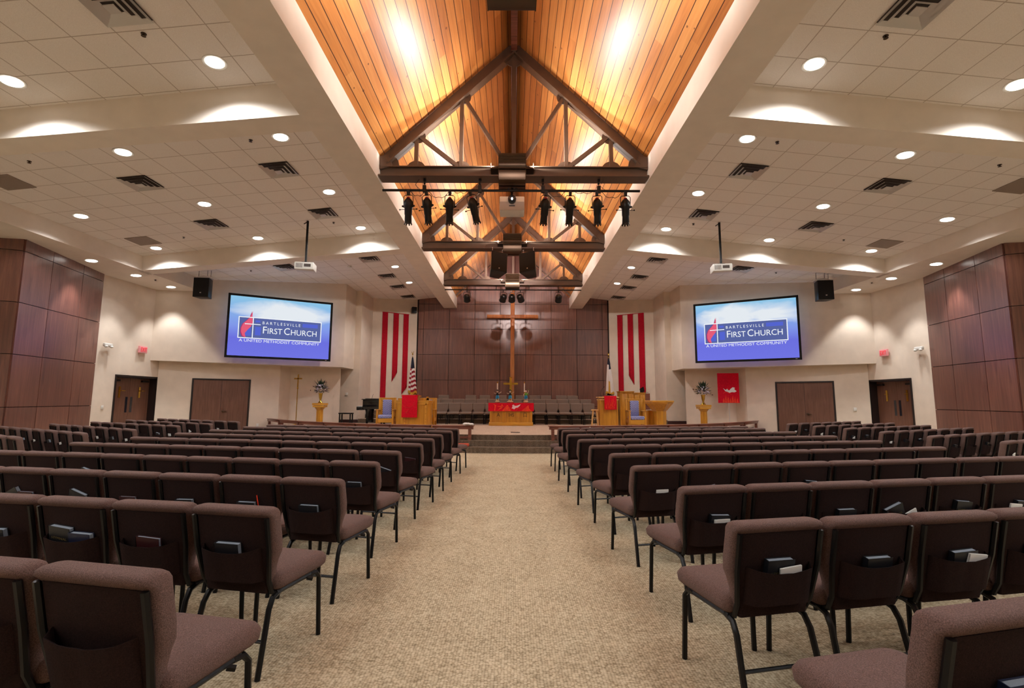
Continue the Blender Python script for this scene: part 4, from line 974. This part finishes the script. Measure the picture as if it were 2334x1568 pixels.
MB().box(-.4, .4, -.01, .005, .92, 2.08).build('cloth', MT['red'], r)
MB().tube([(0, .02, 0), (0, .02, 2.1)], .012, 6).tube([(-.42, .01, 2.08), (.42, .01, 2.08)], .012, 6).lathe([(.2, 0), (.2, .02), (.02, .03)], n=16).build('stand', MT['metalgrey'], r)
dv = [(-.22, .62), (-.12, .55), (-.08, .6), (.0, .53), (.06, .6), (.14, .66), (.22, .64), (.2, .58), (.28, .5), (.2, .46), (.1, .47), (.02, .44), (-.06, .48), (-.14, .5)]
MB().slab_xz([(x + .02, z + .87) for x, z in dv], -.016, -.01).build('dove_applique', MT['paper'], r)
f = MB().tube([(-.2, -.014, 1.3), (-.1, -.014, 1.34), (.05, -.014, 1.28), (.1, -.014, 1.24)], .006, 5).tube([(-.05, -.014, 1.5), (.0, -.014, 1.44)], .006, 5); f.build('branch_applique', MT['orange'], r)
f = MB()
for k in range(7):
    x = -.2 + k * .085; h = .18 + .1 * ((k * 5) % 3) / 2; f.slab_xz([(x - .03, .93), (x - .02, .93 + h * .6), (x + .01, .93 + h), (x + .03, .93 + h * .5), (x + .04, .93)], -.014, -.01)
f.build('flame_applique', MT['orange'], r)
for k, R in enumerate((.06, .11, .16)):
    MB().tube([(-.17 + R * math.cos(t * PI / 8), -.011, 1.8 + R * math.sin(t * PI / 8)) for t in range(17)], .004, 5).build('ring_stitching', MT['banner'], r)
# three-strip crimson hangings in the angled niches
for s, side in ((-1, 'left'), (1, 'right')):
    a, b = Vector((s * 6.6, 22.63)), Vector((s * 4.7, 23.85)); d = (b - a).normalized(); n = Vector((d.y, -d.x)); n = n if n.y < 0 else -n
    def P2(t, z): p = a + d * t + n * .03; return (p.x, p.y, z)
    r = thing('wall_hanging', 'three-strip crimson cloth hanging in the %s banner niche' % side, 'banner', (0, 0, 0), 0, 'crimson strip hangings')
    strips = [(.47, .89, [(0, 1.5), (.21, 1.45)]), (.96, 1.2, None), (1.5, 1.76, None)]
    for (t0, t1, lo0, lo1) in (((.46, .72, 1.5, 1.5), (1.0, 1.26, 2.3, 2.75), (1.5, 1.76, 1.70, 2.05)) if s < 0 else ((.44, .72, 1.5, 1.5), (.98, 1.24, 2.2, 2.65), (1.5, 1.76, 1.55, 1.55))):
        m_ = MB(); nn = 6; rows = 14; z1 = 5.6
        for off in (0,):
            g = []
            for j in range(rows + 1):
                row = []
                for i in range(nn + 1):
                    t = t0 + (t1 - t0) * i / nn; lo = lo0 + (lo1 - lo0) * i / nn; z = lo + (z1 - lo) * j / rows
                    w = .012 * math.sin(i * 1.9 + j * .25) * (1 - j / rows)
                    p = a + d * t + n * (.03 + w); row.append((p.x, p.y, z))
                g.append(row)
            vs_ = [p for row in g for p in row]; W_ = nn + 1
            vb = [(x - n.x * .012, y - n.y * .012, z) for x, y, z in vs_]
            K0 = len(vs_); fs_ = []
            for j in range(rows):
                for i in range(nn):
                    q = j * W_ + i; fs_.append((q, q + 1, q + W_ + 1, q + W_)); fs_.append((K0 + q, K0 + q + W_, K0 + q + W_ + 1, K0 + q + 1))
            for i in range(nn): fs_.append((i, K0 + i, K0 + i + 1, i + 1)); q = rows * W_ + i; fs_.append((q, q + 1, K0 + q + 1, K0 + q))
            for j in range(rows):
                q = j * W_; fs_.append((q, q + W_, K0 + q + W_, K0 + q)); q = j * W_ + nn; fs_.append((q, K0 + q, K0 + q + W_, q + W_))
            m_.add(vs_ + vb, fs_)
        m_.build('cloth_strip', MT['banner'], r, angle=80)
    MB().tube([P2(.44, 5.6), P2(1.78, 5.6)], .014, 6).build('rod', MT['banner'], r)
def flag(x, y, label, kind):
    r = thing('draped_flag', label, 'flag', (x, y, ST), 0)
    MB().lathe([(.16, 0), (.16, .03), (.03, .06), (.014, .1), (.014, 2.9)], n=12).build('pole', MT['brass'], r)
    MB().ball((0, 0, 2.98), (.03, .02, .05)).tube([(-.05, 0, 3.08), (0, 0, 2.98), (.05, 0, 3.1)], .012, 6).build('finial', MT['brass'], r)
    n = 40; rings = []
    zs = [2.85 - .1 * k for k in range(17)]
    m_ = MB()
    for k, z in enumerate(zs):
        t = k / (len(zs) - 1); R = .02 + .14 * t ** .8
        rings.append([((R * (1 + .28 * math.sin(7 * u + t * 2))) * math.cos(u) + .03 * t, (R * .6 * (1 + .28 * math.sin(7 * u + t * 2))) * math.sin(u), z - .05 * math.sin(3 * u) * t) for u in [2 * PI * i / n for i in range(n)]])
    m_.loft(rings)
    for fi in range(len(m_.m)):
        k, i = divmod(fi, n)
        if kind == 'us': m_.m[fi] = 0 if k < 5 else (1 + (k + (i // 14)) % 2 if k < 15 else 3)
        else: m_.m[fi] = (0 if (k < 5 and i > 28) or (k < 3) else (3 if k >= 15 or (9 < k and 26 < i < 31) else 2))
    m_.build('cloth', [MT['navy'], MT['flagred'], MT['flagwhite'], MT['gold']], r, angle=80)
flag(-4.4, 21.3, 'draped red, white and blue flag with gold fringe behind the left pulpit', 'us')
flag(4.2, 21.3, 'draped white flag with gold fringe and dark canton behind the right lectern', 'w')

# ---------------------------------------------------------------- stacking church chairs
def rring(w, yf, yb, z, n=5, r=.03):
    """rounded rectangle ring in plan"""
    r = min(r, w * .9, (yf - yb) * .49); pts = []
    for cx, cy, a0 in ((w - r, yf - r, 0), (-w + r, yf - r, 90), (-w + r, yb + r, 180), (w - r, yb + r, 270)):
        for k in range(n + 1):
            t = math.radians(a0 + 90 * k / n); pts.append((cx + r * math.cos(t), cy + r * math.sin(t), z))
    return pts
def lean(p): return (p[0], p[1] - max(0, p[2] - .42) * .2, p[2])
def church_chair(label, cat_group, fab, back):
    r = thing('church_chair', label, 'chair', (0, 0, 0), 0, cat_group)
    # seat: rounded loft with a soft crown
    w = .245
    rings = [rring(w - .02, .255, -.185, .405, r=.04), rring(w, .27, -.2, .425, r=.05), rring(w + .003, .275, -.2, .46, r=.05), rring(w - .008, .262, -.2, .485, r=.055), rring(w - .045, .225, -.18, .498, r=.06), rring(w - .12, .12, -.12, .502, r=.05)]
    MB().loft(rings).build('seat', MT[fab], r, angle=70)
    lv = [(.415, .19, -.165, -.205), (.44, .205, -.15, -.21), (.52, .21, -.14, -.212), (.575, .225, -.132, -.214), (.62, .248, -.13, -.216), (.68, .255, -.13, -.218), (.80, .253, -.13, -.218), (.822, .252, -.128, -.23), (.834, .25, -.126, -.242), (.850, .244, -.13, -.242), (.861, .232, -.142, -.232), (.866, .214, -.16, -.214)]
    MB().loft([[lean(p) for p in rring(W_, yf, yb, z, r=.034)] for z, W_, yf, yb in lv]).build('backrest', MT[fab], r, angle=75)
    m_ = MB(); ys = -.230
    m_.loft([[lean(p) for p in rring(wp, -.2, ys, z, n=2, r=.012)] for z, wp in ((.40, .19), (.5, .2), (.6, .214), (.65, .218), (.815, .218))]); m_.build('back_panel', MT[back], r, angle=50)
    # sagging pocket
    nx, nz = 10, 3; g = []
    for j in range(nz + 1):
        for i in range(nx + 1):
            u = -1 + 2 * i / nx; x = u * .182; top = .655 - .028 * (1 - u * u); z = .47 + (top - .47) * j / nz
            bl = .004 + (.055 + .008 * (j / nz)) * (1 - u ** 8) + .003 * math.sin(i * 2.3)
            g.append(lean((x, ys - bl, z)))
    W_ = nx + 1; fs_ = [(j * W_ + i, (j + 1) * W_ + i, (j + 1) * W_ + i + 1, j * W_ + i + 1) for j in range(nz) for i in range(nx)]
    gb = [(x, y + .005, z) for x, y, z in g]; k0 = len(g)
    fs_ += [tuple(k0 + q for q in f[::-1]) for f in fs_] + [(nz * W_ + i, k0 + nz * W_ + i, k0 + nz * W_ + i + 1, nz * W_ + i + 1) for i in range(nx)]
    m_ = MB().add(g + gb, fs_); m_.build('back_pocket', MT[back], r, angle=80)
    for s in (-1, 1): MB().tube([(s * .19, -.1, .385), lean((s * .2, -.2, .40)), lean((s * .208, -.226, .47)), lean((s * .229, -.232, .64)), lean((s * .229, -.232, .815))], .0135, 6).build('back_post', MT['chairmetal'], r)
    m_ = MB()
    for s in (-1, 1): m_.tube([(s * .205, -.17, .388), (s * .21, .17, .388)], .014, 6)
    m_.box(-.2, .2, -.17, .2, .385, .40); m_.tube([(.21, .1, .375), (.235, .12, .365)], .014, 6); m_.build('seat_frame', MT['chairmetal'], r)
    for s in (-1, 1):
        MB().tube([(s * .21, .13, .388), (s * .213, .185, .382), (s * .217, .212, .35), (s * .226, .222, .0)], .0145, 7).build('leg', MT['chairmetal'], r)
        MB().tube([(s * .205, -.14, .388), (s * .206, -.195, .37), (s * .21, -.225, .32), (s * .222, -.30, .0)], .0155, 7).build('leg', MT['chairmetal'], r)
    MB().tube([(-.215, -.262, .17), (.215, -.262, .17)], .009, 6).build('crossbar', MT['chairmetal'], r)
    return r

cam_inv = cam.matrix_world.inverted()
def px(p):
    q = cam_inv @ Vector(p)
    if q.z > -.05: return None
    return (W_PX / 2 + F_PX * q.x / -q.z, H_PX / 2 - F_PX * q.y / -q.z)
def in_view(M_, pad=6):
    for c in ((-.25, -.32, 0), (.25, -.32, 0), (-.25, .27, .45), (.25, .27, .45), (-.25, -.3, .87), (.25, -.3, .87), (-.25, -.25, .5), (.25, -.25, .5), (.23, .22, 0), (-.23, .22, 0)):
        q = px(M_ @ Vector(c))
        if q and -pad < q[0] < W_PX + pad and -pad < q[1] < H_PX + pad: return True
    return False
WORDS = ORD
proto = None
CH = {}
def put_chair(key, x, y, rz, label, group):
    """x, y = plan point of the middle of the backrest top"""
    global proto
    back = Vector((0, -.30, 0)); back.rotate(Euler((0, 0, rz)))
    loc = Vector((x, y, 0)) - back
    M_ = Matrix.Translation(loc) @ Matrix.Rotation(rz, 4, 'Z')
    CH[key] = (M_, label)
    if not in_view(M_): return
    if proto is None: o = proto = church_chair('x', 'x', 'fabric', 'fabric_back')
    else: o = copy_tree(proto)
    o.location = loc; o.rotation_euler = (0, 0, rz); o['label'] = label; o['group'] = group
yL = [1.70, 2.70, 3.66, 4.67, 5.66, 6.63, 7.5, 8.38, 9.38, 10.2]
yR = [1.42, 2.43, 3.41, 4.47, 5.52, 6.5, 7.5, 8.57, 9.75, 10.5]
xL = [1.18, 1.285, 1.25, 1.27, 1.29, 1.22, 1.2, 1.19, 1.15, 1.12]
xR = [1.15, 1.07, 1.145, 1.08, 1.09, 1.02, 1.0, .95, .98, .98]
angL = [10, 10.5, 10.5, 11.2, 11.8, 11.5, 12.3, 13, 14, 15]
angR = [11, 11, 11.5, 12, 12.5, 13, 13, 13.5, 14, 14.3]
pitch = .53
ROWN = lambda i: ('nearest row' if i == 0 else '%s row back' % ORD[i]) 
for s, ys_, an, side in ((-1, yL, angL, 'left'), (1, yR, angR, 'right')):
    for i, (y, a) in enumerate(zip(ys_, an)):
        x0 = xL[i] if s < 0 else xR[i]
        a = math.radians(a); d = Vector((s * math.cos(a), math.sin(a)))
        for k in range(9):
            p = Vector((s * x0, y)) + d * (.255 + pitch * k) + Vector((random.uniform(-.006, .006), random.uniform(-.012, .012)))
            rz = s * a + random.uniform(-.012, .012)
            if k == 0: rz += s * .03
            row = 'row %s from the camera' % ORD[i] if i else 'row closest to the camera'
            row = ORD[i] + ' row from the camera'
            lb = 'brown padded chair, %s, %s, %s centre block' % ('on the aisle' if k == 0 else '%s from the aisle' % ORD[k], row, side)
            put_chair((side, i, k), p.x, p.y, rz, lb, 'chairs in the %s centre block' % side)
outL = [(-7.15, 12.85), (-7.2, 11.77), (-7.32, 10.8), (-7.25, 9.45), (-7.3, 8.42), (-7.44, 7.44), (-7.5, 6.4)]
outR = [(7.32, 13.1), (7.34, 12.0), (7.41, 11.0), (7.31, 9.79), (7.29, 8.64), (7.44, 7.50), (7.5, 6.4)]
aoL = [28, 27.5, 26, 29, 28.5, 28, 28]; aoR = [31, 29, 26.5, 27, 25.5, 26, 26]
for s, pts, an, side in ((-1, outL, aoL, 'left'), (1, outR, aoR, 'right')):
    for i, (p0, a) in enumerate(zip(pts, an)):
        a = math.radians(a); d = Vector((s * math.cos(a), math.sin(a)))
        pi_ = .575 if i in (0, 1, 3, 4) else .54
        for k in range(7):
            p = Vector(p0) + d * (.26 + pi_ * k)
            lb = 'brown padded chair, %s, %s row from the chancel, outer %s block' % ('at the aisle end' if k == 0 else '%s from the aisle' % ORD[k], ORD[i], side)
            if i == 4 and k > 6: continue
            put_chair((side + 'o', i, k), p.x, p.y, s * (a + .12), lb, 'chairs in the outer %s block' % side)
# choir chairs facing the hall
cproto = None
def choir(x, y, z, label, rz=PI):
    global cproto
    o = church_chair('x', 'choir chairs', 'choir_fabric', 'choir_back') if cproto is None else copy_tree(cproto)
    if cproto is None: cproto = o
    o.location = (x, y, z); o.rotation_euler = (0, 0, rz); o['label'] = label
for i in range(14): choir(-3.45 + .51 * i, 20.35, ST, 'taupe padded choir chair facing the hall, front row, %s from the left' % ORD[i])
for i in range(14): choir((-3.42 if i == 0 else -2.87 + .507 * (i - 1)), 21.35, .63, 'taupe padded choir chair facing the hall, middle row, %s from the left' % ORD[i])
for i, x in enumerate((-3.2, -1.94, -1.29, -.52, .38, 1.02, 1.54, 2.26, 2.78)): choir(x, 22.55, .81, 'dark choir chair in the rear row by the walnut wall, %s from the left' % ORD[i])

# ---------------------------------------------------------------- hymnals and papers in the chair pockets
def book(cover, th, w=.15, h=.175, pages='page', words=None):
    r = thing('hymnal', 'x', 'book', (0, 0, 0), 0, 'books in the chair pockets')
    m_ = MB().box(-w / 2, w / 2, -th / 2, -th / 2 + .003, 0, h).box(-w / 2, w / 2, th / 2 - .003, th / 2, 0, h).box(-w / 2, -w / 2 + .004, -th / 2, th / 2, 0, h)
    m_.build('cover', MT[cover], r)
    MB().box(-w / 2 + .003, w / 2 - .004, -th / 2 + .003, th / 2 - .003, .004, h - .004).build('pages', MT[pages], r)
    if words: text_mesh('lettering', words, .022, MT['goldtext'], r, (-w * .36, -th / 2 - .0005, h - .075), width=w * .72, depth=.0003)
    return r
BP = {}
def put_book(key, kind, dx=0, dz=0, roll=0, tip=0, yaw=0):
    """kind: H hymnal, B bible, R maroon, W white leaflet"""
    M_, chl = CH[key]
    if not in_view(M_, 0): return
    if kind not in BP: o = BP[kind] = {'H': lambda: book('bookblack', .031, words='HYMNAL'), 'B': lambda: book('bookblue', .03, words='HOLY BIBLE'), 'R': lambda: book('bookred', .02), 'W': lambda: book('paper', .008, .12, .165, 'paper')}[kind]()
    else: o = copy_tree(BP[kind])
    dx = max(-.085, min(.085, dx)); L = Matrix.Translation((dx, -.266 - (.021 if kind == 'W' else 0), .505 + dz * .6)) @ Matrix.Rotation(yaw, 4, 'Z') @ Matrix.Rotation(math.radians(12.5) + tip, 4, 'X') @ Matrix.Rotation(roll, 4, 'Y')
    G = M_ @ L
    o.location = G.translation; o.rotation_euler = G.to_euler()
    what = {'H': 'black hymnal', 'B': 'dark blue bible', 'R': 'thin maroon book', 'W': 'white leaflet'}[kind]
    c = chl.replace(' row from the chancel', ' row from chancel').replace('brown padded chair, ', '').replace('row from the camera', 'row from camera').replace(' centre block', ' block').replace('from the aisle', 'chair from the aisle').replace('on the aisle', 'aisle chair')
    c = c.replace('at the aisle end', 'aisle chair').replace(' from the chancel', ' from chancel').replace('outer left', 'outer left').replace('the ', '')
    o['label'] = '%s in pocket of %s' % (what, c)
    if kind == 'W': o.name = 'leaflet' if 'leaflet' not in bpy.data.objects else o.name; o['category'] = 'paper'; o['group'] = 'leaflets in the chair pockets'
BK = [
    (('left', 0, 1), 'B', -.06, .02, .5), (('left', 1, 0), 'H', -.01, 0, 0), (('left', 1, 1), 'R', -.0, .0, .06), (('left', 1, 2), 'H', -.08, .05, .1), (('left', 1, 2), 'B', .08, .0, .02), (('left', 1, 3), 'H', -.02, -.01, 0),
    (('left', 2, 0), 'H', .0, 0, 0), (('left', 2, 1), 'H', .0, 0, 0), (('left', 2, 2), 'H', .0, .0, -.02), (('left', 2, 3), 'R', .0, .0, 0), (('left', 2, 4), 'H', .0, .05, .35), (('left', 2, 5), 'H', -.04, .04, -.45), (('left', 2, 5), 'R', .05, 0, 0),
    (('left', 3, 0), 'H', .02, .0, 0), (('left', 3, 1), 'W', -.1, .03, .2), (('left', 3, 2), 'H', 0, 0, 0), (('left', 3, 6), 'H', .06, .05, .3), (('left', 4, 0), 'H', .04, .0, .3), (('left', 4, 3), 'W', .08, .05, .1), (('left', 5, 0), 'R', .08, 0, .1), (('left', 5, 2), 'W', -.1, .02, .1),
    (('right', 0, 0), 'B', .03, .0, 0), (('right', 0, 1), 'H', .03, 0, 0), (('right', 1, 0), 'H', -.01, .02, 0), (('right', 1, 0), 'W', .05, -.02, -.1), (('right', 1, 1), 'H', .02, -.01, 0), (('right', 1, 2), 'H', .02, 0, -.05), (('right', 1, 2), 'W', .06, -.01, .12), (('right', 1, 3), 'H', .0, .01, 0),
    (('right', 2, 0), 'H', .02, 0, .05), (('right', 2, 0), 'W', .03, -.03, 0), (('right', 2, 2), 'H', .0, .0, 0), (('right', 2, 3), 'H', -.05, .03, -.4), (('right', 2, 3), 'W', .08, -.02, -.45), (('right', 2, 4), 'H', .0, .03, .1), (('right', 2, 5), 'H', .05, .0, .1), (('right', 2, 5), 'W', -.05, -.01, .1),
    (('right', 3, 0), 'W', .02, -.02, 0), (('right', 3, 1), 'R', .0, .0, -.2), (('right', 3, 2), 'W', -.04, -.01, .1), (('right', 3, 3), 'H', .0, .02, .1), (('right', 3, 3), 'W', .02, -.02, 0), (('right', 4, 0), 'W', .12, -.01, -.0), (('right', 4, 2), 'W', -.02, .02, 0), (('right', 5, 0), 'W', .05, .0, .2), (('right', 6, 0), 'W', .05, 0, 0)]
for o_, ks in (('lefto', ((2, 1, 'H'), (2, 4, 'H'), (3, 2, 'W'), (3, 3, 'H'), (3, 1, 'H'), (4, 1, 'W'), (4, 2, 'H'), (4, 3, 'W'), (4, 4, 'H'), (2, 0, 'W'), (1, 1, 'W'), (1, 2, 'H'), (1, 3, 'W'), (0, 1, 'W'), (3, 0, 'W'))),
               ('righto', ((0, 1, 'H'), (0, 2, 'H'), (0, 0, 'W'), (1, 0, 'W'), (1, 1, 'H'), (2, 0, 'H'), (2, 0, 'W'), (2, 1, 'H'), (3, 0, 'W'), (3, 1, 'H'), (3, 2, 'H'), (4, 1, 'H'), (4, 3, 'H'), (4, 4, 'W'), (5, 0, 'W')))):
    for i, k, kd in ks: BK.append(((o_, i, k), kd, random.uniform(-.04, .06), random.uniform(0, .03), random.uniform(-.35, .35) if kd == 'W' else random.uniform(-.1, .1)))
for b_ in BK: put_book(*b_)
r = thing('pencil', 'orange pencil standing in the pocket of the second chair from aisle, third row', 'pencil', (0, 0, 0), 0)
M_ = CH[('left', 2, 1)][0] @ Matrix.Translation((.12, -.30, .58)) @ Matrix.Rotation(-.25, 4, 'Y'); r.location = M_.translation; r.rotation_euler = M_.to_euler()
MB().tube([(0, 0, 0), (0, 0, .15)], .004, 6).build('shaft', MT['orange'], r)
r['label'] = 'orange pencil in the pocket of the second left block chair, third row from the camera'
